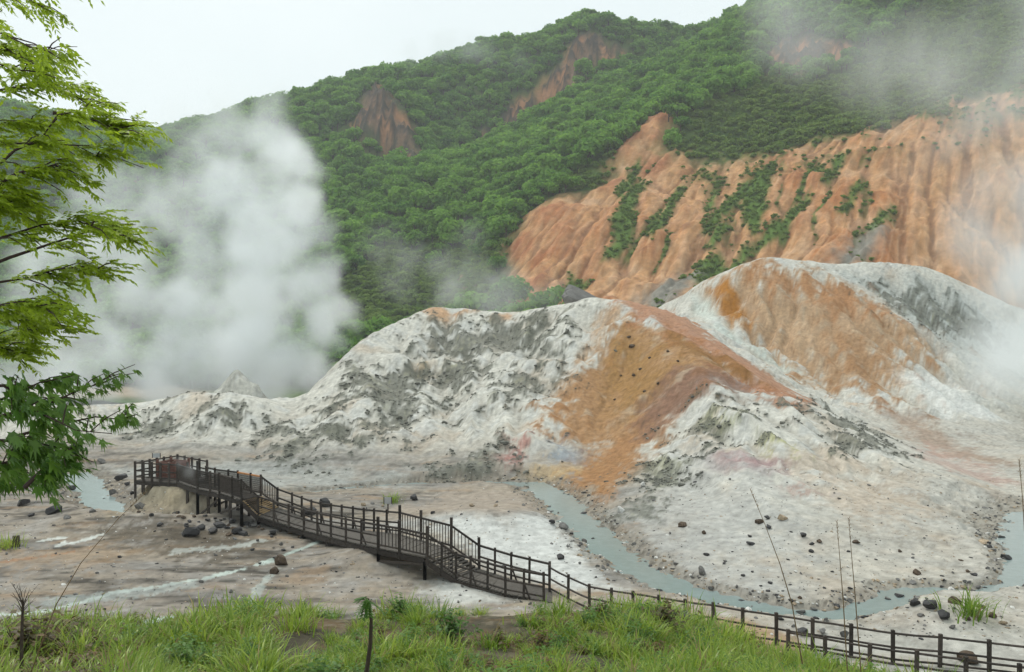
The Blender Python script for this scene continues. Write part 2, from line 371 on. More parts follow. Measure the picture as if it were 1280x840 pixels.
# ---- colours of the valley (mineral tints, dirt, crusts)
def paint(col, m, c):
    w = m > .004; out = col.copy(); mm = np.clip(m[w], 0, 1)[:, None]; out[w] += mm * (lin(c) - out[w]); return out
zz = VA.Z
n1 = fbm(X * .35, Y * .24, 11.1, 5) * 1.3; n2 = fbm(X * 1.3, Y * .8, zz * 1.3 + 12.4, 4) * 1.3; n3 = fbm(X * 4.2, Y * 2.4, zz * 4 + 3.9, 3) * 1.3; n4 = fbm(X * .11, Y * .3, 21., 4) * 1.3
st = np.clip(eT * 3., -1, 1) * mound; gl = sstep(1.2, 4.5, eA)
col = np.zeros(X.shape + (3,)) + lin((212, 208, 196))
col = paint(col, sstep(-.1, .4, n1 + st * .5) * .6, (186, 182, 171))
col = paint(col, sstep(.05, .5, fbm(X * .2, Y * .14, 31., 4) * 1.4 + st * .25) * .7, (194, 178, 158))
col = paint(col, sstep(.1, .5, -st + n2 * .5) * .55, (212, 212, 206))
col = paint(col, sstep(.15, .5, n2 + n1 * .6) * .45, (160, 157, 146))
col = paint(col, gl * .4 * mound, (168, 160, 146))
col = paint(col, sstep(.25, .5, n3 + n2 * .45 + n1 * .3) * .4, (122, 121, 110))
col = paint(col, sstep(.3, .55, -n3 + n1 * .3) * .5, (222, 221, 214))
# flats: tan to grey mud
fl = (1 - mound) * sstep(22, 27, Y) * (1 - .6 * sstep(5, 12, X))
k1 = fbm(X * .22, Y * .8, 41., 5) * 1.5; k2 = fbm(X * .6, Y * 2.2, 43., 4) * 1.4; west = sstep(2, -10, X)
flat = np.zeros_like(col) + lin((172, 160, 144))
flat = paint(flat, sstep(-.2, .3, n4), (180, 162, 136)); flat = paint(flat, sstep(0, .4, -n4) * .8, (152, 148, 140))
flat = paint(flat, sstep(.1, .5, n1) * .6, (188, 180, 168)); flat = paint(flat, sstep(.02, .4, k1) * (.35 + .45 * west), (124, 114, 100))
flat = paint(flat, sstep(.12, .5, k2 + k1 * .5) * (.3 + .5 * west), (86, 80, 70)); flat = paint(flat, sstep(.25, .5, fbm(X * .3, Y * .9, 44., 4) * 1.4) * .55, (184, 146, 100))
flat = paint(flat, sstep(.2, .5, -k2) * .4, (196, 192, 184))
fl_ = flat @ np.array([.3, .6, .1]); flat = (flat * .72 + fl_[..., None] * .28) * (.9 - .14 * west)[..., None]
col = col + fl[..., None] * (flat - col)
MASK = {}
def patch(poly, c, soft=1.2, amp=1.5, k=1., name=None, nsrc=None, sheet=None):
    global col
    pl = VA.poly(poly); m = sstep(-soft, soft, sdist(pl, X, Y) + (n1 * 1.1 + n2 * .9 + n3 * .6 + st * 1.1 if nsrc is None else nsrc) * amp) * k
    if name: MASK[name] = np.maximum(MASK.get(name, 0), m)
    col = paint(col, m, c); return m
def streak(line, wd, c, k=1., amp=.4):
    global col
    ln = np.array([VA.hit(*p)[:2] for p in line]); (x0, y0), (x1, y1) = ln.min(0) - 3, ln.max(0) + 3
    w = (X > x0) & (X < x1) & (Y > y0) & (Y < y1); d = np.full(X.shape, 99.); d[w] = ldist(ln, X[w], Y[w]) + (n2 + n3)[w] * amp * wd
    col = paint(col, sstep(wd, wd * .55, d) * k, c)
patch([(500, 652), (560, 640), (640, 650), (720, 640), (735, 690), (760, 735), (690, 735), (620, 705), (560, 668)], (214, 214, 208), 1.2, 1.2, .9)
patch([(560, 615), (690, 615), (700, 640), (620, 640), (520, 650), (480, 640)], (172, 158, 142), 1, 1.2, .8)
patch([(520, 740), (560, 722), (640, 752), (560, 760)], (205, 204, 196), .8, .8, .9)
patch([(100, 590), (330, 575), (520, 597), (520, 606), (300, 602)], (176, 178, 172), 2, 2, .7)
patch([(175, 610), (260, 606), (262, 640), (150, 640)], (186, 170, 140), 1.5, 1.2, .7)
patch([(140, 665), (250, 650), (330, 665), (300, 690), (180, 700)], (96, 86, 72), 1.2, 3., .75)
patch([(0, 690), (80, 680), (180, 690), (120, 705), (0, 712)], (172, 146, 116), 1, 2., .5)
# ochre and red faces of the ridge
patch([(776, 392), (810, 400), (850, 415), (905, 448), (935, 475), (885, 482), (862, 505), (832, 545), (792, 592), (758, 630), (726, 622), (704, 602), (716, 578), (738, 562), (702, 545), (680, 528), (690, 500), (722, 462), (755, 418)], (170, 128, 84), 1.2, 2.0, .92, 'ochre')
patch([(780, 410), (830, 430), (845, 470), (800, 520), (760, 520), (760, 460)], (160, 122, 70), 2.5, 3, .75)
patch([(690, 505), (735, 470), (745, 520), (720, 545), (685, 530)], (176, 136, 98), 1.5, 2.5, .8)
patch([(740, 565), (800, 520), (830, 540), (790, 592), (755, 625), (712, 608)], (168, 124, 84), 1., 3., .7)
patch([(800, 505), (845, 462), (900, 464), (960, 480), (1005, 498), (940, 492), (885, 494), (845, 525), (815, 550)], (138, 106, 90), 1.4, 1.8, .85)
patch([(774, 374), (830, 384), (900, 428), (960, 468), (1015, 502), (985, 506), (900, 458), (840, 425), (790, 398)], (176, 124, 90), 1., 1.8, .85)
patch([(830, 410), (900, 446), (960, 480), (930, 478), (860, 440)], (146, 108, 62), .8, 1., .8)
patch([(745, 400), (775, 380), (785, 392), (750, 425), (715, 470), (700, 490)], (188, 156, 124), .9, 1.2, .8)
patch([(878, 372), (908, 340), (960, 330), (1030, 348), (1100, 372), (1145, 410), (1200, 432), (1140, 462), (1110, 505), (1060, 482), (1000, 470), (955, 440), (925, 420), (900, 405)], (182, 144, 104), 2.5, 4.5, .85, 'ochre')
patch([(910, 345), (1000, 345), (1090, 375), (1130, 400), (1040, 390), (980, 365)], (178, 128, 86), 2, 3.5, .75)
patch([(886, 362), (908, 350), (925, 372), (938, 410), (915, 402), (893, 386)], (176, 118, 48), .8, .8, .95)
patch([(960, 385), (1020, 385), (1030, 430), (980, 440)], (204, 172, 138), 2, 2, .8)
patch([(1020, 400), (1100, 440), (1100, 500), (1050, 470)], (170, 130, 92), 2, 2.5, .7)
patch([(1090, 500), (1160, 520), (1260, 580), (1180, 570)], (160, 132, 110), 2, 2, .7)
patch([(960, 560), (1060, 570), (1150, 640), (1060, 640)], (196, 176, 154), 2, 3, .6)
patch([(1160, 555), (1260, 600), (1240, 606), (1150, 572)], (190, 158, 144), 1.2, 2, .6)
patch([(880, 572), (930, 565), (978, 574), (968, 588), (920, 590), (890, 590)], (160, 128, 128), .7, .9, .85)
patch([(985, 606), (1003, 606), (1003, 617), (988, 617)], (194, 146, 128), .6, 1.4, .6)
for q in ([(616, 570), (640, 562), (656, 545), (652, 574), (634, 586)], [(640, 548), (656, 540), (650, 560)]): patch(q, (180, 122, 112), .6, 1.6, .75)
patch([(672, 560), (700, 558), (730, 570), (722, 580), (690, 575)], (146, 156, 164), .8, 2.2, .7)
patch([(668, 580), (720, 585), (700, 603), (660, 600)], (206, 176, 128), .8, 1.5, .6)
for q in ([(822, 572), (842, 570), (838, 605), (822, 612)], [(872, 516), (900, 512), (940, 540), (900, 536)], [(955, 545), (985, 555), (970, 562)]): patch(q, (188, 188, 132), .8, 1.8, .7)
for q in ([(530, 384), (560, 378), (585, 388), (540, 398)], [(618, 396), (640, 390), (640, 402)]): patch(q, (196, 152, 110), .8, 1.5, .8)
patch([(520, 455), (535, 452), (532, 470), (520, 472)], (200, 176, 144), .5, .8, .8)
patch([(860, 370), (885, 372), (905, 405), (1000, 465), (960, 455), (890, 410)], (206, 212, 202), .8, 1., .9)
patch([(1125, 470), (1190, 480), (1260, 530), (1180, 520)], (222, 222, 216), 1.2, 1.5, .8)
patch([(1045, 340), (1150, 350), (1280, 410), (1290, 480), (1190, 440), (1110, 380)], (186, 190, 184), 2, 2.5, .8)
patch([(780, 640), (860, 560), (960, 600), (1000, 700), (900, 735), (820, 690)], (186, 185, 179), 2.5, 3.5, .7)
# dark crusts
for q in ([(436, 482), (470, 462), (520, 470), (532, 500), (500, 545), (450, 545)], [(535, 398), (600, 402), (660, 396), (705, 412), (650, 440), (570, 446), (520, 432)], [(618, 472), (655, 458), (692, 470), (680, 486), (636, 492)],
          [(400, 500), (430, 490), (440, 530), (410, 545)], [(1085, 358), (1170, 375), (1260, 425), (1190, 420), (1120, 392)], [(860, 520), (900, 520), (935, 548), (880, 545)], [(800, 585), (830, 570), (830, 605), (800, 640)],
          [(1040, 520), (1080, 530), (1110, 570), (1070, 565)], [(540, 470), (580, 450), (620, 460), (560, 500)], [(255, 505), (300, 500), (300, 530), (250, 530)], [(170, 520), (200, 515), (205, 545), (175, 545)], [(330, 525), (400, 540), (400, 580), (340, 570)],
          [(600, 560), (625, 555), (620, 600), (560, 596)], [(640, 405), (690, 400), (720, 430), (680, 450)]):
    patch(q, (116, 116, 104), 1.5, 4., .8, 'crust')
cr = MASK['crust'] * sstep(-.25, .3, n2 + n3 * .6)
VA.Z += cr * (np.abs(n2) * .22 + np.maximum(n3, 0) * .12) * sstep(30, 45, Y)
col = paint(col, MASK['crust'] * sstep(.12, .4, n3 + n2 * .5) * .6, (78, 80, 68))
col = paint(col, MASK['crust'] * sstep(.25, .5, -n2) * .5, (176, 174, 140))
col = paint(col, MASK['ochre'] * sstep(.2, .5, n3 + .4 * n2) * .35, (120, 84, 50))
col = paint(col, mound * sstep(.42, .62, fbm(X * 1.1, Y * 1.1, 71., 5) + .15 * n1) * (1 - MASK['ochre']) * .8, (104, 104, 92))
col = paint(col, MASK['ochre'] * sstep(.15, .55, -st + n2 * .4) * .5, (204, 186, 160)); col = paint(col, MASK['ochre'] * sstep(.2, .6, st + n2 * .3) * .45, (136, 94, 58))
# runnels with pale deposits
streak([(-60, 770), (0, 768), (60, 764), (105, 752), (140, 741), (200, 733), (250, 724), (290, 715), (335, 702)], .2, (204, 214, 204), .85, .9)
streak([(335, 702), (365, 690), (400, 676)], .2, (190, 204, 194), .7)
streak([(345, 712), (322, 735), (312, 760)], .2, (190, 198, 190), .6, .9)
streak([(50, 676), (80, 672), (75, 682), (95, 678), (128, 668)], .22, (216, 218, 210), .8, .9)
streak([(178, 778), (214, 772)], .3, (206, 220, 214), .9)
streak([(60, 752), (150, 744), (240, 730)], .6, (170, 176, 170), .6, 1.)
streak([(220, 690), (290, 684), (330, 676)], .45, (190, 194, 186), .6, 1.)
streak([(0, 703), (60, 695), (110, 686)], .25, (170, 122, 82), .5, .9)
# wet margins of the streams
col = paint(col, sstep(2.3, 1.3, dd + n3 * .4) * .6, (142, 134, 120)); col = paint(col, sstep(.12, .35, n3) * sstep(2.8, 1.2, dd) * .75, (90, 84, 74))
# soil of the bank
bm = (1 - sstep(19.5, 23.5, Y)) 
soil = np.zeros_like(col) + lin((104, 88, 66)); soil = paint(soil, sstep(-.1, .3, n2), (86, 80, 66)); soil = paint(soil, sstep(.1, .4, n3) * .6, (126, 116, 98)); soil = paint(soil, sstep(0, .3, n1) * .6, (70, 78, 40))
col = col + bm[..., None] * (soil - col)
patch([(870, 765), (930, 772), (1000, 800), (1010, 815), (940, 805), (885, 790)], (178, 150, 118), .3, .4, .9)
patch([(640, 752), (720, 744), (720, 752), (640, 760)], (196, 182, 158), .3, .4, .8)
# far left flats and the forest floor behind
lum = col @ np.array([.3, .6, .1]); col = (col * .84 + col * .12) * np.array([.845, .86, .868])
grain = fbm(X * 2.7, Y * 1.7, zz * 2.7 + 51., 4) * 1.4; col = col * np.clip(1 + grain * .22 + st * .14, .45, 1.5)[..., None]
tintmat = principled('mineral_ground', (1, 1, 1), .92, 2.2, .3, .8, 2.6, .12, 'tint', dist=.12)
ground = tag(link('ground', VA.mesh('ground', tintmat, col)), kind='structure')

# ---- mountain behind
MP = []
MP += dens([(-900, 110, 520), (-200, 125, 480), (40, 148, 450), (110, 165, 430), (160, 188, 390), (190, 186, 360), (212, 180, 360), (240, 167, 380), (300, 146, 400), (340, 131, 405), (370, 127, 410), (400, 117, 415), (450, 102, 420), (520, 88, 425), (580, 66, 430),
            (620, 61, 430), (680, 58, 425), (708, 34, 415), (735, 26, 412), (780, 39, 415), (815, 46, 420), (850, 44, 415), (900, 32, 395), (935, 16, 385), (1000, -19, 370), (1100, -54, 350), (1280, -94, 330), (1500, -134, 320), (1900, -154, 320)], .05)
for px in range(-900, 2000, 150): MP += [np.array([(px - 640) / FPX * 540 * S, 540 * S, 90.]), np.array([(px - 640) / FPX * 118 * S, 118 * S, -3. if px > 480 else -4.])]
MP += dens([(-900, 470, 200), (0, 445, 185), (150, 452, 190), (300, 440, 195), (430, 418, 200), (500, 402, 200), (600, 385, 185), (640, 366, 178), (750, 372, 172), (850, 358, 165), (1000, 340, 160), (1100, 336, 158), (1200, 360, 152), (1280, 400, 148), (1500, 420, 140), (1900, 430, 135)], .05)
MP += dens([(640, 290, 205), (700, 245, 214), (745, 232, 218), (775, 190, 226), (830, 140, 238), (840, 185, 226), (900, 192, 218), (960, 180, 214), (1050, 165, 206), (1150, 140, 198), (1280, 105, 188), (1500, 70, 180)], .04)
MP += dens([(935, 30, 335), (850, 90, 305), (760, 160, 282), (680, 205, 268), (600, 245, 258), (520, 265, 256), (450, 285, 258), (380, 330, 255)], .05)
MP += dens([(880, 60, 385), (800, 110, 372), (700, 165, 368), (620, 205, 352), (560, 232, 338), (480, 255, 328)], .05)
MP += dens([(740, 40, 392), (715, 85, 372), (690, 125, 356), (640, 165, 344), (605, 192, 336)], .04)
MP += dens([(478, 112, 350), (462, 150, 336), (448, 195, 318)], .04); MP += dens([(482, 112, 350), (505, 160, 330), (528, 205, 312)], .04); MP += dens([(430, 130, 372), (440, 190, 345)], .05); MP += dens([(540, 140, 372), (560, 200, 345)], .05)
MP += dens([(1000, 60, 290), (1100, 40, 270), (1280, 0, 250)], .06); MP += dens([(950, 100, 262), (1100, 100, 238), (1280, 50, 220)], .06)
MP += dens([(0, 300, 300), (130, 280, 300), (250, 250, 310), (350, 220, 320)], .08); MP += dens([(560, 320, 225), (480, 340, 225), (430, 365, 225)], .06)
MT = Sheet(-.9, .9, 840, 118 * S, 540 * S, 600, MP, 5)
mX, mY = MT.X, MT.Y
mn1 = fbm(mX * .02, mY * .02, 1.1, 5); mn2 = fbm(mX * .09, mY * .09, 7.7, 4); mn3 = fbm(mX * .3, mY * .3, 2.7, 4)
def mpoly(p): return sdist(MT.poly(p), mX, mY, 45.)
CL = [(624, 372), (630, 335), (650, 275), (700, 245), (745, 236), (772, 190), (800, 160), (836, 135), (836, 165), (822, 195), (850, 196), (905, 200), (960, 190), (1010, 172), (1100, 158), (1180, 128), (1280, 105), (1500, 70), (1500, 470), (900, 470)]
dcl = mpoly(CL); cliff = sstep(-5, 5, dcl + mn2 * 7 + mn3 * 5)
q = mX - .62 * (mY - 230) + fbm(mX * .03, mY * .03, 4., 3) * 10
flute = fbm(q * .06, mY * .008, 3.1, 3, ridge=True); fl2 = fbm(q * .2, mY * .03, 9.1, 4, ridge=True)
MT.Z = MT.Z + mn1 * 5 + mn2 * 1.2 + cliff * ((flute - .4) * 1.3 + (fl2 - .4) * .5 + (fbm(mX * .035 + mY * .012, mY * .03, 8.8, 5, ridge=True) - .4) * 3.6 + mn2 * 1.5 + mn3 * 1.0 + fbm(mX * .9, mY * .7, 4.4, 3) * .45 + (fbm(q * .42, mY * .07, 6.1, 3, ridge=True) - .4) * .9)
cz, cA, cT = erode(MT, -20, 180, 178, 320, .8, 12, .026, 3.2, 7.2)
MT.Z += cz * np.clip(cliff * 1.3, 0, 1) * (.6 - .35 * sstep(40, 90, mX))
rock1 = sstep(-6, 6, mpoly([(452, 118), (478, 108), (500, 140), (525, 165), (532, 207), (500, 208), (475, 198), (440, 190), (440, 160)]) + mn2 * 7)
rock2 = sstep(-6, 6, mpoly([(600, 165), (640, 128), (680, 105), (705, 72), (735, 35), (765, 52), (790, 62), (760, 85), (715, 118), (690, 135), (640, 160), (605, 180), (585, 190)]) + mn2 * 8)
rocku = sstep(-6, 6, mpoly([(955, 75), (1000, 40), (1060, 55), (1070, 70), (1000, 90), (965, 95)]) + mn2 * 8)
rk = np.maximum(np.maximum(rock1, rock2), rocku)
rkr = fbm(mX * .16, mY * .05, 6., 4, ridge=True); MT.Z += rk * ((rkr - .4) * 9 + mn3 * 2)
strips = [[(752, 325), (770, 300), (765, 275), (800, 225), (806, 232), (790, 262), (792, 300), (775, 322)], [(808, 290), (830, 265), (850, 232), (856, 236), (840, 268), (815, 292)], [(880, 290), (900, 262), (935, 225), (938, 232), (912, 265), (890, 292)],
          [(930, 275), (928, 245), (945, 215), (970, 200), (960, 230), (955, 260), (945, 290)], [(905, 345), (930, 310), (975, 275), (1010, 240), (1012, 250), (985, 285), (940, 318), (915, 345)], [(1050, 265), (1080, 225), (1082, 232), (1058, 268)],
          [(850, 350), (880, 325), (900, 318), (905, 340), (880, 358)], [(690, 365), (715, 345), (735, 358), (700, 372)], [(885, 305), (905, 280), (912, 284), (890, 312)], [(1085, 285), (1118, 262), (1120, 268), (1090, 290)], [(770, 240), (790, 215), (800, 200), (778, 245)],
          [(1030, 225), (1050, 190), (1056, 195), (1036, 232)], [(890, 255), (880, 265), (896, 225), (902, 228)]]
veg = np.zeros(mX.shape)
for p in strips: veg = np.maximum(veg, sstep(-1.6, .8, mpoly(p) + mn3 * 1.6))
# thin the upper edge of the bare face into scrub
upper = sstep(30, -2, dcl) * cliff * sstep(820, 900, project(mX, mY, MT.Z)[0])
veg = np.maximum(veg, upper * sstep(.0, .25, mn2 + mn3 * .7 + (fl2 - .5) * .4))
gulv = sstep(3.2, 4.6, cA + mn2 * 1.2) * cliff * sstep(740, 800, project(mX, mY, MT.Z)[0]) * sstep(1130, 1040, project(mX, mY, MT.Z)[0]) * sstep(.0, .35, mn1 + mn2 * .8 + .12)
veg = np.maximum(veg, gulv * .9)
bare = np.maximum(cliff * (1 - veg), rk)
mcol = np.zeros(mX.shape + (3,)) + lin((70, 96, 44)); mcol = paint(mcol, sstep(-.2, .3, mn2), (88, 110, 50)); mcol = paint(mcol, cliff * veg, (100, 130, 52))
cs = np.clip(cT * 3, -1, 1); org = np.zeros_like(mcol) + lin((206, 154, 102)); org = paint(org, sstep(.0, .4, mn1 + mn2 * .5), (192, 126, 72)); org = paint(org, sstep(.1, .5, -mn2 + mn3 * .4 + cs * .3), (214, 172, 130)); org = paint(org, sstep(1.8, 4.2, cA) * .6, (128, 86, 58)); org = paint(org, sstep(.55, .8, fbm(q * .42, mY * .07, 6.1, 3, ridge=True)) * .35, (222, 178, 134)); org = paint(org, sstep(.2, .7, cs) * .5, (170, 112, 72))
org = paint(org, sstep(.25, .6, mn3 + mn2 * .5) * .6, (146, 98, 70)); org = paint(org, sstep(30, 4, dcl) * sstep(-.1, .4, mn2) * .8, (172, 104, 66)); org = paint(org, sstep(.55, .85, fl2) * .25, (218, 168, 130))
mcol = mcol + (cliff * (1 - veg))[..., None] * (org - mcol)
g1 = sstep(-3, 3, mpoly([(1040, 330), (1070, 300), (1110, 285), (1095, 310), (1060, 335)]) + mn3 * 3) + sstep(-3, 3, mpoly([(800, 375), (850, 345), (880, 340), (850, 370), (815, 390)]) + mn3 * 3)
mcol = paint(mcol, g1, (150, 146, 134))
rc = np.zeros_like(mcol) + lin((124, 98, 78)); rc = paint(rc, sstep(-.1, .3, mn2), (172, 122, 86)); rc = paint(rc, sstep(.0, .4, mn3 * 1.4), (78, 70, 64)); rc = paint(rc, sstep(.5, .8, rkr), (64, 58, 54))
mcol = mcol + np.clip(rk, 0, 1)[..., None] * (rc - mcol)
scar = sstep(-2, 2, mpoly([(572, 345), (582, 340), (598, 372), (590, 384)]) + mn3 * 4); mcol = paint(mcol, scar * .7, (150, 108, 74))
mcol = paint(mcol, sstep(-4, 4, mpoly([(60, 455), (100, 440), (150, 450), (250, 460), (250, 500), (0, 500)]) + mn2 * 8) * .8, (180, 158, 138))
mcol = paint(mcol, sstep(-4, 4, mpoly([(160, 225), (200, 230), (230, 250), (180, 250)]) + mn2 * 6) * .8, (170, 120, 96))
lum = mcol @ np.array([.3, .6, .1]); mcol = mcol * .9 + lum[..., None] * .1
mcol = mcol * np.where(cliff > .3, .8, 1.)[..., None] * np.clip(1 + (fbm(mX * .5, mY * .35, 77., 4) * .5 + np.clip(cT * 2, -1, 1) * .2) * cliff, .5, 1.4)[..., None]
mmat = principled('mountain_soil', (1, 1, 1), .95, .6, .22, .6, .9, .05, 'tint', dist=.6)
mountain = tag(link('mountain', MT.mesh('mountain', mmat, mcol)), kind='structure')

# ------------------------------------------------------------------ water
def water_mat():
    m = principled('milky_water', (.25, .31, .298), .08, 3., .12, .12, 14., .5, dist=.03); return m
WAT = water_mat()
for k, (L2, W2) in enumerate(SLINES):
    V, F = [], []
    for i, (p, ww) in enumerate(zip(L2, W2)):
        d = L2[min(i + 1, len(L2) - 1)] - L2[max(i - 1, 0)]; n = np.array([-d[1], d[0], 0]); n /= np.linalg.norm(n) + 1e-9
        for t in (-1, -.5, 0, .5, 1): V.append(p + n * ww * 2.5 * t + np.array([0, 0, .0004 * (i % 7)]))
        if i:
            for t in range(4): a = (i - 1) * 5 + t; F.append((a, a + 1, a + 6, a + 5))
    tag(link('stream', np_mesh('stream', V, F, [WAT], True)), kind='structure')

# ------------------------------------------------------------------ scattering by geometry nodes (only for what nobody could count)
def hidden_collection(name, objs):
    c = bpy.data.collections.new(name)
    for o in objs: c.objects.link(o)
    return c
def scatter(name, P3, scale, rotz, idx, protos, label, cat, tilt=None):
    me = bpy.data.meshes.new(name); me.from_pydata([tuple(p) for p in P3], [], [])
    for nm, ty, arr in (('sc', 'FLOAT', scale), ('rz', 'FLOAT', rotz), ('vi', 'INT', idx)):
        a = me.attributes.new(nm, ty, 'POINT'); a.data.foreach_set('value', np.asarray(arr, np.float32 if ty == 'FLOAT' else np.int32))
    o = link(name, me); tag(o, label, cat, kind='stuff')
    g = bpy.data.node_groups.new(name + '_scatter', 'GeometryNodeTree')
    g.interface.new_socket('Geometry', in_out='INPUT', socket_type='NodeSocketGeometry'); g.interface.new_socket('Geometry', in_out='OUTPUT', socket_type='NodeSocketGeometry')
    n = g.nodes; l = g.links.new; gi, go = n.new('NodeGroupInput'), n.new('NodeGroupOutput')
    ip = n.new('GeometryNodeInstanceOnPoints'); ci = n.new('GeometryNodeCollectionInfo'); ci.inputs['Collection'].default_value = hidden_collection(name + '_kinds', protos)
    ci.inputs['Separate Children'].default_value = True; ci.inputs['Reset Children'].default_value = True
    def attr(nm, ty):
        a = n.new('GeometryNodeInputNamedAttribute'); a.data_type = ty; a.inputs['Name'].default_value = nm; return a.outputs['Attribute']
    cx = n.new('ShaderNodeCombineXYZ'); l(attr('rz', 'FLOAT'), cx.inputs['Z'])
    l(gi.outputs[0], ip.inputs['Points']); l(ci.outputs[0], ip.inputs['Instance']); ip.inputs['Pick Instance'].default_value = True
    l(attr('vi', 'INT'), ip.inputs['Instance Index']); l(attr('sc', 'FLOAT'), ip.inputs['Scale']); l(cx.outputs[0], ip.inputs['Rotation']); l(ip.outputs[0], go.inputs[0])
    md = o.modifiers.new('scatter', 'NODES'); md.node_group = g; return o
def proto(name, me): return bpy.data.objects.new(name, me)

# ------------------------------------------------------------------ forest on the mountain
FOL = leafmat('forest_leaves', (.045, .15, .026), (.26, .46, .07), .48, .7, .1)
SHR = leafmat('scrub_leaves', (.1, .18, .035), (.24, .34, .075), .42, .75, .1)
BARK = principled('bark', (.06, .045, .032), .9, 8, .4, .6, 14)
def crown_mesh(name, seed, nl, nf, size, flat=.75, m=FOL):
    """leaf clumps on an uneven set of lobes; unit height about 1"""
    r = np.random.default_rng(seed); V, F = [], []
    lobes = [(0, 0, .62, .36)] + [(math.cos(a) * .3 * r.uniform(.7, 1.2), math.sin(a) * .3 * r.uniform(.7, 1.2), r.uniform(.36, .66), r.uniform(.2, .3)) for a in r.uniform(0, 6.28, nl)]
    for _ in range(nf):
        cx, cy_, cz, R = lobes[r.integers(len(lobes))]
        d = r.normal(size=3); d /= np.linalg.norm(d); d[2] = abs(d[2]) * (1 if r.random() > .25 else -.6)
        c = np.array([cx, cy_, cz]) + d * R * r.uniform(.72, 1.04) * np.array([1, 1, flat])
        nrm = d * .8 + r.normal(size=3) * .55 + np.array([0, 0, .35]); nrm /= np.linalg.norm(nrm)
        t = np.cross(nrm, r.normal(size=3)); t /= np.linalg.norm(t); b = np.cross(nrm, t); s = size * r.uniform(.6, 1.35)
        i = len(V); V += [c - t * s - b * s * .4, c + t * s * .2 - b * s * .8, c + t * s + b * s * .3, c - t * s * .1 + b * s * .75]; F.append((i, i + 1, i + 2, i + 3))
    return np_mesh(name, V, F, [m])
def trunk_mesh(name, seed):
    r = random.Random(seed); b = MB(); b.tube([(0, 0, -.12), (r.uniform(-.03, .03), r.uniform(-.03, .03), .25), (r.uniform(-.05, .05), r.uniform(-.05, .05), .6)], [.035, .028, .01], 5)
    for k in range(3):
        a = r.uniform(0, 6.28); b.tube([(0, 0, .25 + .08 * k), (math.cos(a) * .12, math.sin(a) * .12, .4 + .06 * k), (math.cos(a) * .25, math.sin(a) * .25, .52 + .06 * k)], [.016, .011, .004], 4)
    return b.mesh(name, BARK)
crowns = [crown_mesh('crown', 20 + k, 6, 520, .075) for k in range(6)]; trunks = [trunk_mesh('trunk', k) for k in range(6)]
shrubs = [crown_mesh('scrub', 60 + k, 5, 170, .12, .6, SHR) for k in range(4)]
def joined(name, a, b):
    """crown and trunk of one far tree as one mesh for the wood"""
    va = np.array([v.co[:] for v in a.vertices]); 
    me = bpy.data.meshes.new(name); vb = [v.co[:] for v in b.vertices]
    me.from_pydata([tuple(v) for v in va] + vb, [], [tuple(p.vertices) for p in a.polygons] + [tuple(len(va) + i for i in p.vertices) for p in b.polygons])
    me.materials.append(a.materials[0]); me.materials.append(BARK)
    me.polygons.foreach_set('material_index', np.r_[np.zeros(len(a.polygons)), np.ones(len(b.polygons))].astype(np.int32)); return me
treemesh = [joined('far_tree', a, b) for a, b in zip(crowns, trunks)]
def jitter_points(y0, y1, step, umax=.72):
    out = []
    ys = np.arange(y0, y1, step)
    for y in ys:
        xs = np.arange(-umax * y, umax * y, step); k = len(xs)
        out.append(np.stack([xs + rng.uniform(-.45, .45, k) * step, y + rng.uniform(-.45, .45, k) * step], 1))
    return np.concatenate(out)
def mt(G, x, y): return bil(G, (x / y - MT.u[0]) / (MT.u[1] - MT.u[0]), (np.log(y) - MT.v[0]) / (MT.v[1] - MT.v[0]))
velev = np.max((VA.Z - H) / VA.Y, axis=1)
def seen(x, y, z, m=0.):
    u = x / y; e = (z - H) / y; return e > np.interp(u, VA.u, velev) - m
wood = sstep(-2, 2, -dcl + mn2 * 3) * (1 - rk) 
grassy = np.maximum(sstep(-6, 6, mpoly([(380, 440), (425, 350), (470, 318), (545, 308), (612, 312), (640, 340), (620, 400), (500, 420)]) + mn2 * 14), sstep(-8, 8, mpoly([(830, 200), (850, 165), (900, 140), (960, 100), (1060, 90), (1100, 40), (1300, -60), (1600, -80), (1600, 80), (1280, 120), (1100, 170), (960, 200), (860, 205)]) + mn2 * 16))
grassy = np.maximum(grassy, sstep(-5, 5, mpoly([(690, 240), (745, 205), (765, 195), (770, 215), (745, 240)]) + mn2 * 5))
grassy = np.maximum(grassy, sstep(-5, 5, mpoly([(0, 420), (0, 475), (130, 475), (150, 450), (80, 430)]) + mn2 * 6))
woodmask = wood * (1 - grassy)
p = jitter_points(150 * S, 440 * S, 3.9); zt = mt(MT.Z, p[:, 0], p[:, 1])
ok = (mt(woodmask, p[:, 0], p[:, 1]) > .5) & seen(p[:, 0], p[:, 1], zt + 8, 0)
p, zt = p[ok], zt[ok]; n = len(p); sc = rng.lognormal(1.82, .26, n).clip(3.6, 10.5) * (1 + .25 * np.clip(mt(mn2, p[:, 0], p[:, 1]), -1, 1))
qx, qy = project(p[:, 0], p[:, 1], zt + 4); inview = (qx > 350) & (qx < 1270) & (qy > 5) & (qy < 420)
size = sc / p[:, 1] * inview; big = np.zeros(n, bool); big[np.argsort(-size)[:290]] = True
rz = rng.uniform(0, 6.28, n); vi = rng.integers(0, 6, n)
scatter('forest', np.c_[p, zt - .4][~big], sc[~big], rz[~big], vi[~big], [proto('far_tree', m) for m in treemesh], 'dense green broadleaf forest covering the mountain', 'forest')
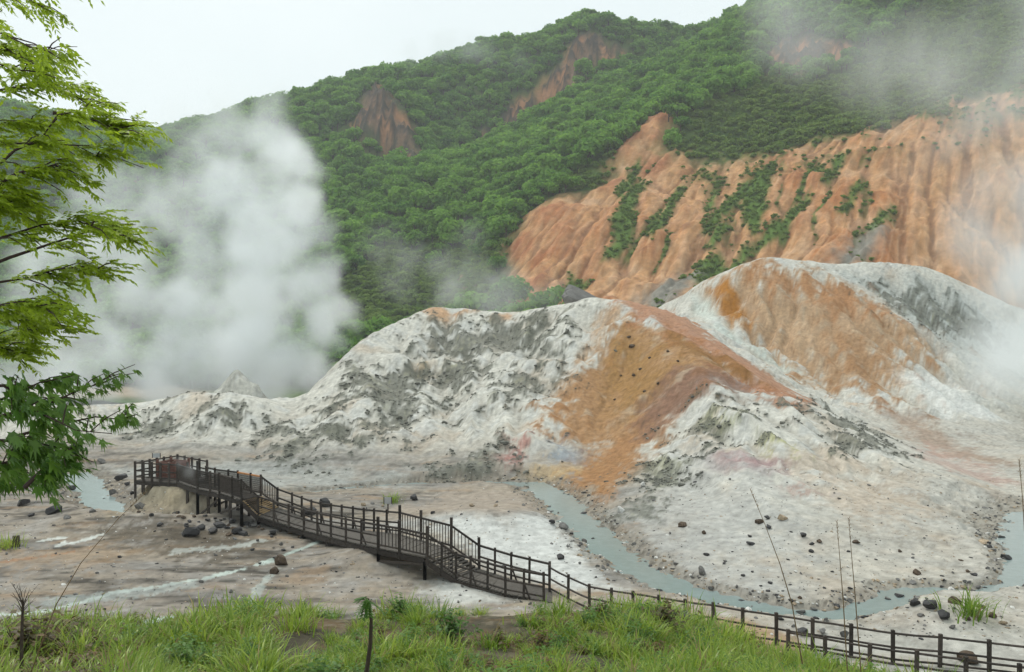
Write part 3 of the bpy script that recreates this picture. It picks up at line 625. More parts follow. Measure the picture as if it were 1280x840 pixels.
for (x, y), z, s_, r_, v_ in zip(p[big], zt[big], sc[big], rz[big], vi[big]):
    t = empty('broadleaf_tree', (x, y, z - .4)); t.scale = (s_,) * 3; t.rotation_euler.z = r_
    tx_ = project(x, y, z)[0]; tn = ('beside the steam plume', 'above the grassy hollow behind the white mound', 'along the upper edge of the orange cliff', 'on the steep upper right slope')[0 if tx_ < 470 else 1 if tx_ < 640 else 2 if tx_ < 860 else 3]
    tag(t, 'green broadleaf tree of the forest ' + tn, 'tree', 'forest trees ' + tn)
    link('crown', crowns[v_], t); link('trunk', trunks[v_], t)
print('forest', n)
def scrubs(name, mask, y0, y1, step, s0, s1, label):
    p = jitter_points(y0, y1, step); zt = mt(MT.Z, p[:, 0], p[:, 1]); ok = (mt(mask, p[:, 0], p[:, 1]) > rng.uniform(.02, .9, len(p))) & seen(p[:, 0], p[:, 1], zt + 2); p, zt = p[ok], zt[ok]; n = len(p)
    scatter(name, np.c_[p, zt - .2], rng.uniform(s0, s1, n) * rng.choice([.7, 1, 1.3], n), rng.uniform(0, 6.28, n), rng.integers(0, 4, n), [proto('scrub_bush', m) for m in shrubs], label, 'scrub'); print(name, n)
scrubs('scrub', grassy * (1 - cliff) * (1 - rk) * .95, 140 * S, 400 * S, 1.9, 1.5, 3.0, 'low green scrub on the steep open parts of the mountain')
scrubs('cliff_scrub', np.maximum(veg * .95, cliff * .012 * (mn2 > .1)), 140 * S, 300 * S, 1.2, .6, 1.5, 'green scrub growing in strips down the bare orange cliff')

# ------------------------------------------------------------------ boardwalk
WOOD = principled('weathered_dark_wood', (.05, .041, .034), .8, 9, .5, .5, 30, .25, rnd=.4)
DECKW = principled('grey_deck_boards', (.11, .098, .083), .8, 7, .35, .5, 30, .3, rnd=.2)
TANW = principled('pale_new_boards', (.42, .29, .15), .75, 7, .25, .4, 30, .3)
ORW = principled('orange_handrail_wood', (.5, .22, .08), .7, 7, .25, .4, 30, .3)
REDW = principled('reddish_board_fence', (.14, .062, .045), .8, 7, .3, .4, 30, .3)
GREYM = principled('grey_metal', (.35, .36, .36), .5, 7, .15, .1, 30, .4)
NODES = [((222, 602), (258, 606), 1.35), ((247, 611), (269, 609), 1.4), ((274, 616), (297, 613), 1.45), ((302, 625), (326, 619), 1.5), ((323, 645), (347, 634), .55), ((380, 663), (395, 653), .45), ((440, 678), (455, 663), .7),
         ((473, 685), (500, 668), 1.0), ((531, 696), (564, 686), 1.0), ((570, 723), (599, 711), .22), ((632, 742), (639, 724), .16), ((690, 753), (690, 737), .14)]
NE = [PZ(*a, z) for a, b, z in NODES]; FE = [PZ(*b, z) for a, b, z in NODES]
bw = empty('boardwalk', tuple(NE[6])); tag(bw, 'long dark wooden boardwalk with railings and steps crossing the hot spring flats', 'boardwalk')
def child(o): o.parent = bw; o.matrix_parent_inverse = bw.matrix_world.inverted(); return o
bw.matrix_world = Matrix.Translation(bw.location)
BINV = Matrix.Translation(-bw.location)
def bobj(mb, name, m=WOOD, kind=None):
    me = mb.mesh(name, m); me.transform(BINV); o = link(name, me, bw)
    if kind: o['kind'] = kind
    return o
V3 = lambda p: Vector(tuple(float(c) for c in p))
def gz(p): return float(VA.z(p[0], p[1]))
for k in range(len(NODES) - 1):                      # deck boards, side beams, piles of each span
    a0, a1, b0, b1 = V3(NE[k]), V3(NE[k + 1]), V3(FE[k]), V3(FE[k + 1]); stairs = k in (3, 8)
    ln = ((a1 - a0).length + (b1 - b0).length) / 2; n = max(4, int(ln / .17)); mb = MB()
    for i in range(n):
        t = (i + .5) / n; a, b = a0.lerp(a1, t), b0.lerp(b1, t)
        mb.beam(a + Vector((0, 0, -.02 + .006 * (i % 3))), b + Vector((0, 0, -.02 + .006 * (i % 3))), ln / n * .88, .045)
    bobj(mb, 'deck', TANW if k == 3 else DECKW, 'stuff')
    for a, b in ((a0, a1), (b0, b1)):
        mb = MB(); mb.beam(a + Vector((0, 0, -.17)), b + Vector((0, 0, -.17)), .09, .2); bobj(mb, 'side_beam')
    m_ = max(1, int(ln / (.95 if k < 3 else 1.6)))
    for i in range(m_ + 1):
        t = i / m_; dz = Vector((0, 0, -.28))
        if k in (9, 10): continue
        mb = MB(); mb.beam(a0.lerp(a1, t) + dz, b0.lerp(b1, t) + dz, .1, .14); bobj(mb, 'cross_beam')
        for a in (a0.lerp(a1, t), b0.lerp(b1, t)):
            g = gz(a)
            if a.z - g > .3: mb = MB(); mb.beam((a.x, a.y, g - .15), (a.x, a.y, a.z - .2), .13, .13); bobj(mb, 'pile')
    if k in (0, 1, 2, 7):                             # bracing under the raised spans
        for a, b in ((a0, a1), (b0, b1)):
            if a.z - gz(a) > .5: mb = MB(); mb.beam((a.x, a.y, gz(a)), (b.x, b.y, b.z - .3), .06, .1); bobj(mb, 'brace')
def on_edge(E, pxs):
    xs = [project(*p)[0] for p in E]; out = []
    for x in pxs: out.append(V3([np.interp(x, xs, [p[i] for p in E]) for i in range(3)]))
    return out
NPX = [222, 247, 263, 274.5, 291, 302, 323, 343, 362, 380, 398, 415, 433, 452, 473, 500, 534, 552, 570, 589, 610, 632, 655, 680]
FPXL = [258, 269, 286, 297, 314, 326, 347, 366, 378, 390, 402, 415, 428, 442, 455, 468, 484, 500, 527, 564, 599, 619, 639, 662, 687]
def railing(E, pxs, tall, bal, mesh, orange=()):
    ps = on_edge(E, pxs); hs = [1.32 if x in tall else 1.08 for x in pxs]
    for p_, h_, x in zip(ps, hs, pxs):
        mb = MB(); j = random.uniform(-.02, .02); mb.beam(p_ + Vector((0, 0, -.3)), p_ + Vector((j, 0, h_)), .12 if x in tall else .095, .12 if x in tall else .095); bobj(mb, 'post')
    for i in range(len(ps) - 1):
        a, b = ps[i], ps[i + 1]; x = pxs[i]; up = lambda t: Vector((0, 0, t))
        mb = MB(); mb.beam(a + up(.98), b + up(.98), .07, .075); bobj(mb, 'handrail', ORW if x in orange else WOOD)
        if x in bal or x in mesh:
            mb = MB(); mb.beam(a + up(.14), b + up(.14), .05, .07); bobj(mb, 'bottom_rail')
            n = max(4, int((b - a).length / (.07 if x in mesh else .17)))
            if x in mesh:
                mb = MB()
                for k in range(1, n): q = a.lerp(b, k / n); mb.beam(q + up(.15), q + up(.95), .022, .022)
                for k in range(1, 8): mb.beam(a + up(.15 + .1 * k), b + up(.15 + .1 * k), .018, .018)
                bobj(mb, 'mesh_panel', WOOD, 'stuff')
            else:
                for k in range(1, n): q = a.lerp(b, k / n); mb = MB(); mb.beam(q + up(.15), q + up(.96), .035, .035); bobj(mb, 'baluster')
        else:
            mb = MB(); mb.beam(a + up(.52), b + up(.52), .06, .065); bobj(mb, 'middle_rail')
            mb = MB(); mb.beam(a + up(.16), b + up(.16), .05, .06); bobj(mb, 'bottom_rail')
            if i % 3 == 1: mb = MB(); mb.beam(a + up(.55), a.lerp(b, .35) + up(-.1), .05, .05); bobj(mb, 'brace')
railing(NE, NPX, (473, 500, 534), (473, 500, 534, 552), (222, 247, 263, 274.5, 291, 302))
railing(FE, FPXL, (500, 527, 564, 599), (500, 527, 564, 326), (269, 286, 297, 314), (297, 314))
# platform at the far end
PC = [PZ(169, 600, 1.25), PZ(222, 603, 1.3), PZ(259, 598, 1.3), PZ(222, 590, 1.25)]
pf = empty('viewing_platform', tuple(PC[0])); tag(pf, 'square dark wooden viewing platform with open railing at the end of the boardwalk', 'platform')
pf.matrix_world = Matrix.Translation(pf.location); PIN = Matrix.Translation(-pf.location)
def pobj(mb, name, m=WOOD, kind=None):
    me = mb.mesh(name, m); me.transform(PIN); o = link(name, me, pf)
    if kind: o['kind'] = kind
C4 = [V3(c) for c in PC]; mb = MB()
for i in range(26):
    t = (i + .5) / 26; mb.beam(C4[0].lerp(C4[1], t) - Vector((0, 0, .03)), C4[3].lerp(C4[2], t) - Vector((0, 0, .03)), .12, .05)
pobj(mb, 'deck', DECKW, 'stuff')
for a, b, n in ((C4[0], C4[1], 5), (C4[1], C4[2], 3), (C4[2], C4[3], 4), (C4[3], C4[0], 6)):
    mb = MB(); mb.beam(a - Vector((0, 0, .16)), b - Vector((0, 0, .16)), .1, .2); pobj(mb, 'side_beam')
    for i in range(n):
        q, q2 = a.lerp(b, i / n), a.lerp(b, (i + 1) / n); g = gz(q)
        mb = MB(); mb.beam((q.x, q.y, min(g, q.z) - .2), q + Vector((0, 0, 1.1)), .11, .11); pobj(mb, 'post')
        if (a, b) == (C4[1], C4[2]) : continue
        for zz_, nm in ((1.0, 'handrail'), (.55, 'middle_rail'), (.2, 'bottom_rail')): mb = MB(); mb.beam(q + Vector((0, 0, zz_)), q2 + Vector((0, 0, zz_)), .06, .07); pobj(mb, nm)
# reddish board enclosure of the spring on the platform
EC = [V3(PZ(197, 598.5, 1.3)), V3(PZ(219, 599.5, 1.3)), V3(PZ(236, 596, 1.3)), V3(PZ(214, 594.5, 1.3))]
en = empty('spring_enclosure', EC[0]); tag(en, 'reddish brown board enclosure round the spring on the viewing platform', 'enclosure'); en.matrix_world = Matrix.Translation(en.location); EIN = Matrix.Translation(-en.location)
for k in range(4):
    a, b = EC[k], EC[(k + 1) % 4]; mb = MB(); mb.beam(a, a + Vector((0, 0, 1.12)), .12, .12); me = mb.mesh('post', REDW); me.transform(EIN); link('post', me, en)
    for j in range(6): mb = MB(); mb.beam(a + Vector((0, 0, .12 + .16 * j)), b + Vector((0, 0, .12 + .16 * j)), .05, .13); me = mb.mesh('board', REDW); me.transform(EIN); link('board', me, en)
# signs
def sign(px, py, wd, ht, pole, label, nm, m):
    b = VA.hit(px, py); o = empty(nm, tuple(b)); tag(o, label, 'sign')
    mb = MB(); mb.beam((0, 0, -.15), (0, 0, pole), .07, .07); mb.obj('pole', WOOD, o)
    mb = MB(); mb.beam((-wd / 2, -.05, pole), (wd / 2, -.05, pole), .03, ht); bo = mb.obj('board', m, o)
    mb = MB()
    for sx in (-1, 1): mb.beam((sx * wd / 2, -.055, pole - ht / 2 - .02), (sx * wd / 2, -.055, pole + ht / 2 + .02), .04, .045)
    mb.obj('frame', WOOD, bo)
sign(485, 642, .42, .34, .72, 'small dark notice board on a post beside the boardwalk', 'notice_board', GREYM)
sign(196, 586, .55, .3, .95, 'grey board on a post behind the viewing platform', 'notice_board', GREYM)

# ------------------------------------------------------------------ path fences on the right
def fence(nodes, hgt, label, skip_rail=False):
    ps = [V3(PZ(a, b, z + hgt)) - Vector((0, 0, hgt)) for a, b, z in nodes]; o = empty('path_fence', ps[0]); tag(o, label, 'fence'); inv = Matrix.Translation(-ps[0]); o.matrix_world = Matrix.Translation(ps[0])
    def add(mb, nm): me = mb.mesh(nm, WOOD); me.transform(inv); link(nm, me, o)
    for i, p_ in enumerate(ps):
        g = gz(p_); mb = MB(); l_ = random.uniform(-.02, .02); mb.beam((p_.x, p_.y, g - .3), p_ + Vector((l_, 0, hgt + .06)), .1, .1); add(mb, 'post')
        if i:
            for t in (hgt - .04, hgt * .52, hgt * .14):
                mb = MB(); sag = random.uniform(-.02, .015); a, b = ps[i - 1] + Vector((0, 0, t)), p_ + Vector((0, 0, t)); c = (a + b) / 2 + Vector((0, 0, sag)); mb.tube([a, c, b], .038, 6); add(mb, 'rail')
fence([(687, 708, .14), (710, 720, .1), (737, 732, .08), (764, 737, .06), (791, 741, .05), (823, 746, .05), (857, 751, .05), (891, 755, .05), (929, 762, .05), (971, 768, .05), (1016, 775, .05), (1064, 782, .05), (1116.5, 790, .05), (1175, 795, .05), (1237, 802, .05), (1300, 809, .05), (1370, 817, .05)], .98,
      'dark log rail fence along the stream side of the path below the grassy bank')
fence([(985, 789, .03), (1032, 797, .03), (1087, 807, .03), (1146, 815, .03), (1208, 823, .03), (1275, 832, .03), (1350, 842, .03)], .9, 'low dark rail fence on the grassy bank side of the path')

# ------------------------------------------------------------------ rocks
RK_D = principled('dark_volcanic_rock', (.035, .034, .034), .7, 5, .5, .8, 12, .35, rnd=.35)
RK_G = principled('grey_rock', (.15, .145, .135), .85, 5, .45, .8, 12, .2, rnd=.25)
RK_T = principled('tan_rock', (.33, .26, .18), .85, 5, .45, .8, 12, .2, rnd=.2)
RK_B = principled('brown_rock', (.09, .065, .045), .85, 5, .45, .8, 12, .2, rnd=.2)
RK_W = principled('white_crusted_rock', (.6, .59, .55), .9, 5, .3, .8, 12, .2, rnd=.15)
import bmesh
def rock_mesh(seed, m, tall=.7):
    bm = bmesh.new(); bmesh.ops.create_icosphere(bm, subdivisions=3, radius=.5); r = np.random.default_rng(seed)
    co = np.array([v.co[:] for v in bm.verts]); n = fbm(co[:, 0] * 1.7 + seed, co[:, 1] * 1.7, co[:, 2] * 1.7, 4); co *= (1 + n * .75 + .12 * fbm(co[:, 0] * 6 + seed, co[:, 1] * 6, co[:, 2] * 6, 2))[:, None]
    for _ in range(9):                                   # broken faces
        d = r.normal(size=3); d /= np.linalg.norm(d); k = r.uniform(.2, .38); h = co @ d; co -= np.clip(h - k, 0, None)[:, None] * d * .96
    co *= np.array([1, r.uniform(.7, .95), tall * r.uniform(.8, 1.1)])
    for v, c in zip(bm.verts, co): v.co = c
    me = bpy.data.meshes.new('rock'); bm.to_mesh(me); bm.free(); me.materials.append(m); return me
ROCKS = {k: [rock_mesh(11 * i + j, m, .72) for j in range(4)] for i, (k, m) in enumerate((('d', RK_D), ('g', RK_G), ('t', RK_T), ('b', RK_B), ('w', RK_W)))}
def rock(px, py, wpx, k, label, group=None, tall=1., nm='boulder', cat='rock'):
    b = VA.hit(px, py); s_ = wpx * b[1] / FPX * 1.05; me = random.choice(ROCKS[k]); o = link(nm, me)
    o.location = (b[0], b[1], b[2] + s_ * .18 * tall); o.scale = (s_, s_, s_ * tall); o.rotation_euler = (random.uniform(-.25, .25), random.uniform(-.25, .25), random.uniform(0, 6.28))
    return tag(o, label, cat, group)
for a in [(70, 641, 23, 'd', 'dark angular boulder on the mud flat near the left stream'), (237, 670, 26, 'd', 'largest dark rounded boulder on the flat in front of the boardwalk trestle'), (175, 634, 17, 'g', 'grey boulder on the bank of the left stream by the platform'),
          (407, 633, 15, 'd', 'tall pointed dark boulder behind the boardwalk railing', None, 1.7), (389, 643, 21, 'd', 'broad dark boulder close behind the boardwalk railing'), (353, 705, 19, 'b', 'upright brown rock on the flat below the boardwalk', None, 1.6),
          (344, 717, 13, 'b', 'small brown upright rock with an orange stained foot beside a pale runnel', None, 1.5), (27, 632, 19, 'd', 'dark boulder under the overhanging maple branch'), (519, 625, 12, 'd', 'single dark boulder on the bank between the boardwalk and the far stream', None, 1.3),
          (878, 718, 17, 'g', 'grey boulder low on the white spur above the stream'), (858, 781, 33, 'd', 'large dark boulder in the grass on the bank'), (924, 789, 16, 'd', 'dark stone half buried in tan soil on the bank'), (1206, 826, 32, 'b', 'big brown boulder behind the path fence'),
          (1256, 699, 16, 'd', 'black boulder at the edge of the steaming right pool'), (1214, 765, 4, 'g', 'little grey stone beside the grass tuft on the stream bar'), (700, 698, 14, 'd', 'dark rock on the pale slope above the milky stream'), (706, 660, 15, 'g', 'flat grey rock at the bend of the milky stream'),
          (691, 654, 11, 'd', 'small dark block at the bend of the milky stream'), (803, 608, 11, 'w', 'whitish rock at the foot of the ochre face'), (776, 640, 13, 'w', 'pale rock near the head of the stream bend'), (978, 650, 15, 't', 'tan rock among dark stones on the white spur')]: rock(*a)
for x, y, s_ in [(948, 654, 13), (960, 648, 10), (961, 660, 11), (939, 681, 12), (937, 671, 7), (854, 658, 13), (880, 667, 8), (882, 694, 9), (1003, 670, 12), (1024, 678, 10), (1014, 681, 7), (1015, 690, 9), (1070, 679, 12), (1201, 701, 7), (1217, 719, 10), (1210, 715, 7), (1147, 718, 12), (962, 729, 8), (951, 733, 6), (960, 739, 8), (928, 720, 7),
                (1000, 748, 7), (1062, 736, 8), (928, 752, 10), (1060, 690, 6), (905, 705, 6), (985, 700, 5), (1095, 700, 5), (1125, 690, 6), (1040, 715, 5), (915, 690, 5), (890, 735, 6), (940, 715, 5), (1030, 735, 6)]:
    rock(x, y, s_, random.choice('dddb'), 'small dark stone scattered on the white spur above the stream', 'dark stones scattered on the white spur', random.uniform(.6, 1.), nm='stone')
for x, y, s_, k in [(1124, 749, 17, 'd'), (1142, 757, 18, 'd'), (1165, 759, 23, 'd'), (1178, 771, 21, 'd'), (1194, 754, 17, 'b'), (1239, 771, 13, 'b'), (1110, 751, 12, 'g'), (1150, 770, 10, 'g'), (1210, 775, 9, 'b'), (1225, 760, 12, 'd'), (1253, 780, 10, 't'), (1190, 785, 10, 'g')]:
    rock(x, y, s_, k, 'rock heaped on the bar inside the stream bend beyond the fence', 'rocks on the stream bar')
for x, y, s_, k in [(1003, 792, 19, 'd'), (1028, 791, 14, 'g'), (1055, 796, 13, 'g'), (1000, 768, 14, 'g'), (975, 775, 9, 'd'), (940, 762, 8, 'g')]:
    rock(x, y, s_, k, 'rock lying between the path fence and the milky stream', 'rocks between fence and stream')
for i in range(64):
    x = random.gauss(290, 55); y = 650 + abs(random.gauss(8, 14)) + (x - 300) * .12
    rock(x, y, random.choice([5, 6, 7, 8, 9, 12, 15]) * random.uniform(.8, 1.2), random.choice('dddgb'), 'dark rubble stone on the flat below the boardwalk', 'rubble below the boardwalk', random.uniform(.6, 1), nm='stone')
for x, y, s_ in [(151, 600, 17), (128, 579, 11), (100, 575, 8), (160, 606, 10), (60, 600, 9), (90, 612, 12), (140, 618, 11), (115, 640, 10), (165, 618, 8), (40, 645, 9), (85, 648, 11), (200, 656, 9), (25, 612, 10)]:
    rock(x, y, s_, random.choice('dg'), 'dark rock along the left stream near the viewing platform', 'rocks along the left stream')
for x, y, s_ in [(348, 755, 9), (335, 762, 5), (150, 697, 6), (316, 688, 7), (130, 762, 5), (108, 763, 4), (325, 705, 5), (420, 715, 4), (440, 740, 4), (100, 764, 3)]:
    rock(x, y, s_, 'd', 'small dark stone lying alone on the tan flat', 'lone stones on the tan flat', nm='stone')
for x, y, s_ in [(619, 633, 7), (621, 628, 5), (590, 633, 9), (540, 642, 7), (636, 640, 5), (655, 632, 6), (455, 632, 7), (466, 630, 7), (478, 633, 6), (640, 692, 5), (715, 668, 7), (740, 675, 6), (735, 690, 6), (725, 705, 5), (760, 725, 6), (690, 680, 5), (745, 722, 5), (830, 702, 7), (800, 700, 6), (775, 690, 5)]:
    rock(x, y, s_, random.choice('dgt'), 'small stone on the pale flat beside the milky stream', 'stones on the pale flat', nm='stone')
for x, y, s_ in [(790, 434, 9), (786, 422, 6), (812, 448, 5), (800, 462, 5), (792, 470, 6), (776, 470, 4), (822, 480, 5), (805, 490, 6), (835, 440, 5), (848, 452, 5), (768, 500, 4)]:
    rock(x, y, s_, 'b', 'brown stone stuck in the ochre face of the ridge', 'stones in the ochre face', nm='stone')
o = link('rock_outcrop', rock_mesh(91, RK_G, .8)); c = P(728, 366, 118 * S); o.location = (c[0], c[1], c[2] - 1.2); o.scale = (10, 8, 6.5); o.rotation_euler = (.3, .2, .8); tag(o, 'dark grey rocky knoll poking up behind the crest of the white mound', 'rock outcrop')
# gravel: thousands of chips, one mass
gp = []; gs = []
for _ in range(6000):
    x, y = rng.uniform(-150, 1430), rng.uniform(585, 800); h_ = VA.hit(x, y)
    if 24 < h_[1] < 75 and h_[2] > WZ + .05 and n1[0, 0] is not None: gp.append(h_ + np.array([0, 0, .0])); gs.append(rng.choice([.05, .08, .12, .2], p=[.55, .3, .12, .03]) * rng.uniform(.7, 1.4))
CRX = principled('crusted_dark_rock', (.17, .17, .145), .95, 3, .5, .9, 8, .1, rnd=.45)
crk = [rock_mesh(700 + j, CRX, .6) for j in range(5)]; cw = np.argwhere((cr * sstep(.0, .5, n2 + .5 * n3 + .12) > .25) & (Y > 50) & (np.abs(X / Y) < .68)); cw = cw[rng.permutation(len(cw))[:9000]]
cp = [(VA.X[i, j], VA.Y[i, j], VA.Z[i, j]) for i, j in cw]; n = len(cp); scatter('crust_rubble', cp, rng.lognormal(-1.85, .5, n).clip(.07, .6), rng.uniform(0, 6.28, n), rng.integers(0, 5, n), [proto('crust_rock', m) for m in crk], 'rough dark grey crusted rubble breaking out of the white mound', 'rubble')
ew = np.argwhere((dd > .85) & (dd < 2.0) & (Y > 25) & (Y < 60) & (np.abs(X / Y) < .68)); ew = ew[rng.permutation(len(ew))[:1500]]
for i, j in ew: gp.append((VA.X[i, j], VA.Y[i, j], VA.Z[i, j])); gs.append(rng.lognormal(-2.0, .5))
chips = [proto('chip', ROCKS[k][j]) for k, j in (('d', 0), ('g', 1), ('t', 2), ('w', 0), ('g', 3), ('t', 1))]
n = len(gp); scatter('gravel', gp, gs, rng.uniform(0, 6.28, n), rng.integers(0, 6, n), chips, 'loose chips and gravel strewn over the flats and slopes', 'gravel')

# ------------------------------------------------------------------ grass and plants of the bank
GRS = leafmat('grass_blades', (.085, .2, .015), (.42, .52, .07), .45, .4, .4)
DRY = leafmat('dry_grass', (.25, .19, .09), (.36, .29, .14), .3, .7, .1)
HERB = leafmat('herb_leaves', (.05, .13, .018), (.13, .26, .03), .35, .5, .3)
REDH = leafmat('reddish_herb_leaves', (.06, .07, .015), (.17, .09, .03), .3, .5, .3)
def blade(V, F, base, ang, ln, wd, lean, r):
    d = np.array([math.cos(ang), math.sin(ang), 0]); s_ = np.array([-d[1], d[0], 0]); i = len(V); p_ = np.array(base, float); th = r.uniform(.05, .3)
    for k in range(5):
        w_ = wd * (1, .95, .8, .5, .06)[k]; V += [p_ - s_ * w_ / 2, p_ + s_ * w_ / 2]; p_ = p_ + (d * math.sin(th) + np.array([0, 0, math.cos(th)])) * ln / 4; th += lean * r.uniform(.7, 1.3)
    for k in range(4): F.append((i + 2 * k, i + 2 * k + 1, i + 2 * k + 3, i + 2 * k + 2))
def tuft_mesh(name, seed, nb, ln, spread, m=GRS, lean=.42, wd=.021, dry=.1):
    r = np.random.default_rng(seed); V, F, M = [], [], []
    for _ in range(nb):
        a = r.uniform(0, 6.28); q = min(abs(r.normal(0, spread)), 2 * spread); f0 = len(F)
        blade(V, F, (math.cos(a) * q, math.sin(a) * q, -.04), a + r.normal(0, .7), ln * r.uniform(.45, 1.15), wd * r.uniform(.6, 1.4), lean * r.uniform(.3, 1.5), r)
        M += [1 if r.random() < dry else 0] * (len(F) - f0)
    return np_mesh(name, V, F, [m, DRY], False, M)
def herb_mesh(name, seed, nf, m, ht=.45):
    """a bushy weed: stems with pairs of leaves"""
    r = np.random.default_rng(seed); V, F = [], []
    for _ in range(nf):
        a = r.uniform(0, 6.28); q = abs(r.normal(0, .22)); top = ht * r.uniform(.5, 1.1) * (1 - q * .8)
        for k in range(5):
            c = np.array([math.cos(a) * q * (.6 + .1 * k), math.sin(a) * q * (.6 + .1 * k), top * (.3 + .16 * k)]); b = r.uniform(0, 6.28); l_ = r.uniform(.05, .1)
            d = np.array([math.cos(b), math.sin(b), r.uniform(-.4, .35)]); s_ = np.array([-d[1], d[0], r.uniform(-.3, .3)]) * l_ * .3; i = len(V)
            V += [c, c + d * l_ * .5 + s_, c + d * l_ + np.array([0, 0, -.015]), c + d * l_ * .5 - s_]; F.append((i, i + 1, i + 2, i + 3))
    return np_mesh(name, V, F, [m])
tufts = [tuft_mesh('grass_tuft', 100 + k, 34, (.34, .42, .5, .55, .38, .46)[k], .1 + .02 * k) for k in range(6)]
herbs = [herb_mesh('herb', 200 + k, 34, HERB) for k in range(3)] + [herb_mesh('herb', 210 + k, 34, REDH, .35) for k in range(2)]
cY = lambda u: np.interp(u * FPX + 640, [-600, 0, 280, 560, 720, 850, 900, 960, 1120, 1280, 1700], np.array([13, 13, 13.5, 14.5, 15.2, 15.5, 15, 14.6, 14, 13.4, 12]) * S)
gp, gs, gv = [], [], []; hp, hs, hv = [], [], []
for _ in range(13000):
    y = math.exp(rng.uniform(math.log(6.), math.log(21))); u = rng.uniform(-.75, .75); x = u * y; px_ = u * FPX + 640
    if y > cY(u) + (1.2 if px_ < 900 else -.3): continue
    zz_ = float(VA.z(x, y)); qx, qy = project(x, y, zz_)
    if qy > 960: continue
    bare_ = float(fbm(np.array([x * .55]), np.array([y * .55]), np.array([3.3]), 3)[0])
    lush = .92 if px_ < 330 else .8 if px_ > 780 else .56
    if (qy < 800 and 320 < px_ < 780): lush -= .22
    soilp = ((px_ > 870) & (px_ < 1015) & (qy < 768 + (px_ - 870) * .33 + 16)); 
    if soilp or bare_ * 1.5 > (lush - .55) * .9 + rng.uniform(-.08, .12): continue
    if rng.random() < (.10 if px_ > 300 else .05) or (px_ < 120 and qy > 790 and rng.random() < .6):
        hp.append((x, y, zz_ - .02)); hs.append(rng.uniform(.5, 1.1)); hv.append(rng.integers(3, 5) if (px_ < 150 or rng.random() < .25) else rng.integers(0, 3))
    else: gp.append((x, y, zz_ - .02)); gs.append(rng.uniform(.55, 1.2) * (1.1 + .9 * float(perlin(x * .8, y * .8, 7.7))) * (.95 if px_ < 330 else .85 if px_ > 780 else .68)); gv.append(rng.integers(0, 6))
scatter('grass', gp, gs, rng.uniform(0, 6.28, len(gp)), gv, [proto('grass_tuft', m) for m in tufts], 'long green grass growing over the bank', 'grass')
scatter('weeds', hp, hs, rng.uniform(0, 6.28, len(hp)), hv, [proto('herb', m) for m in herbs], 'low leafy weeds mixed into the grass of the bank', 'weeds')
print('grass', len(gp), len(hp))
def clump(px, py, s_, label, m=None, group=None, nm='grass_clump', cat='grass clump'):
    b = VA.hit(px, py); o = link(nm, m or random.choice(tufts)); o.location = tuple(b - np.array([0, 0, .03])); o.scale = (s_ * 1.2, s_ * 1.2, s_); o.rotation_euler.z = random.uniform(0, 6.28); return tag(o, label, cat, group)
bigt = [tuft_mesh('grass_clump', 300 + k, 130, .5, .2, GRS, .35, .018, .04) for k in range(3)]
clump(372, 788, 1.1, 'separate tuft of green grass at the bare edge of the bank', bigt[0]); clump(1213, 768, 2.0, 'round tuft of grass on the stream bar beyond the fence', bigt[1]); clump(12, 684, 1.6, 'grass tuft growing by the cut stump on the mud flat', bigt[2])
clump(490, 628, 1.5, 'little green tuft on the bank behind the notice board', bigt[1]); clump(418, 772, 1.0, 'grass clump on the dark soil left of the thin sapling', bigt[2]); clump(775, 768, .95, 'tall grass clump hiding the end of the path fence', bigt[0]); clump(700, 768, .9, 'grass clump where the boardwalk meets the bank', bigt[1])
for x, y in ((545, 772), (575, 770), (600, 768), (520, 780)): clump(x, y, .85, 'short grass clump along the crest of the bank below the boardwalk', random.choice(bigt), 'clumps along the crest')
b = VA.hit(20, 683); st = empty('tree_stump', tuple(b)); tag(st, 'short cut grey stump on the mud flat beside a grass tuft', 'stump'); mb = MB(); mb.tube([(0, 0, -.1), (.02, 0, .25), (.0, 0, .5)], [.19, .16, .15], 9); mb.obj('trunk', BARK, st); mb = MB(); mb.tube([(.0, 0, .5), (0, 0, .515)], [.135, .13], 9); mb.obj('cut_face', DECKW, st)
# bushy weeds one can point at
for px, py, s_, k, lb in ((562, 800, 1.25, 0, 'bright green leafy bush in the middle of the grassy bank'), (35, 830, 1.8, 3, 'reddish brown leafy bush at the foot of the dead sapling'), (500, 775, 1.1, 1, 'small leafy weed beside the thin sapling'), (830, 795, 1.5, 4, 'reddish leafy weed next to the large dark boulder')):
    b = VA.hit(px, py); o = empty('bush', tuple(b)); o.scale = (s_,) * 3; tag(o, lb, 'bush'); link('foliage', herb_mesh('foliage', 400 + k + int(px), 70, REDH if k > 2 else HERB), o)
    mb = MB()
    for j in range(6): a = j * 1.05; mb.tube([(0, 0, -.05), (math.cos(a) * .08, math.sin(a) * .08, .15), (math.cos(a) * .17, math.sin(a) * .17, .32)], [.008, .006, .003], 4)
    mb.obj('stem', BARK, o)
# dry reed stalks
STALK = principled('dry_stalk', (.2, .135, .07), .8, 30, .3, .2, 60)
def stalk(pts_, label, Y, r0=.008):
    ps = [V3(P(a, b, Y + .12 * i)) for i, (a, b) in enumerate(pts_)]; o = empty('reed_stalk', ps[-1]); tag(o, label, 'reed'); o.matrix_world = Matrix.Translation(ps[-1]); inv = Matrix.Translation(-ps[-1]); n = len(ps)
    mb = MB(); mb.tube(ps, [r0 * (.25 + .75 * i / (n - 1)) for i in range(n)], 5); me = mb.mesh('stem', STALK); me.transform(inv); link('stem', me, o)
    mb = MB(); d = ps[1] - ps[0]
    for k in range(16):
        q = ps[0] + d * (k / 16 * .55); a = k * 2.4; e = q + Vector((math.cos(a) * .016, math.sin(a) * .016, .03)); mb.tube([q, e], [.0035, .001], 3)
    me = mb.mesh('seed_head', STALK); me.transform(inv); link('seed_head', me, o)
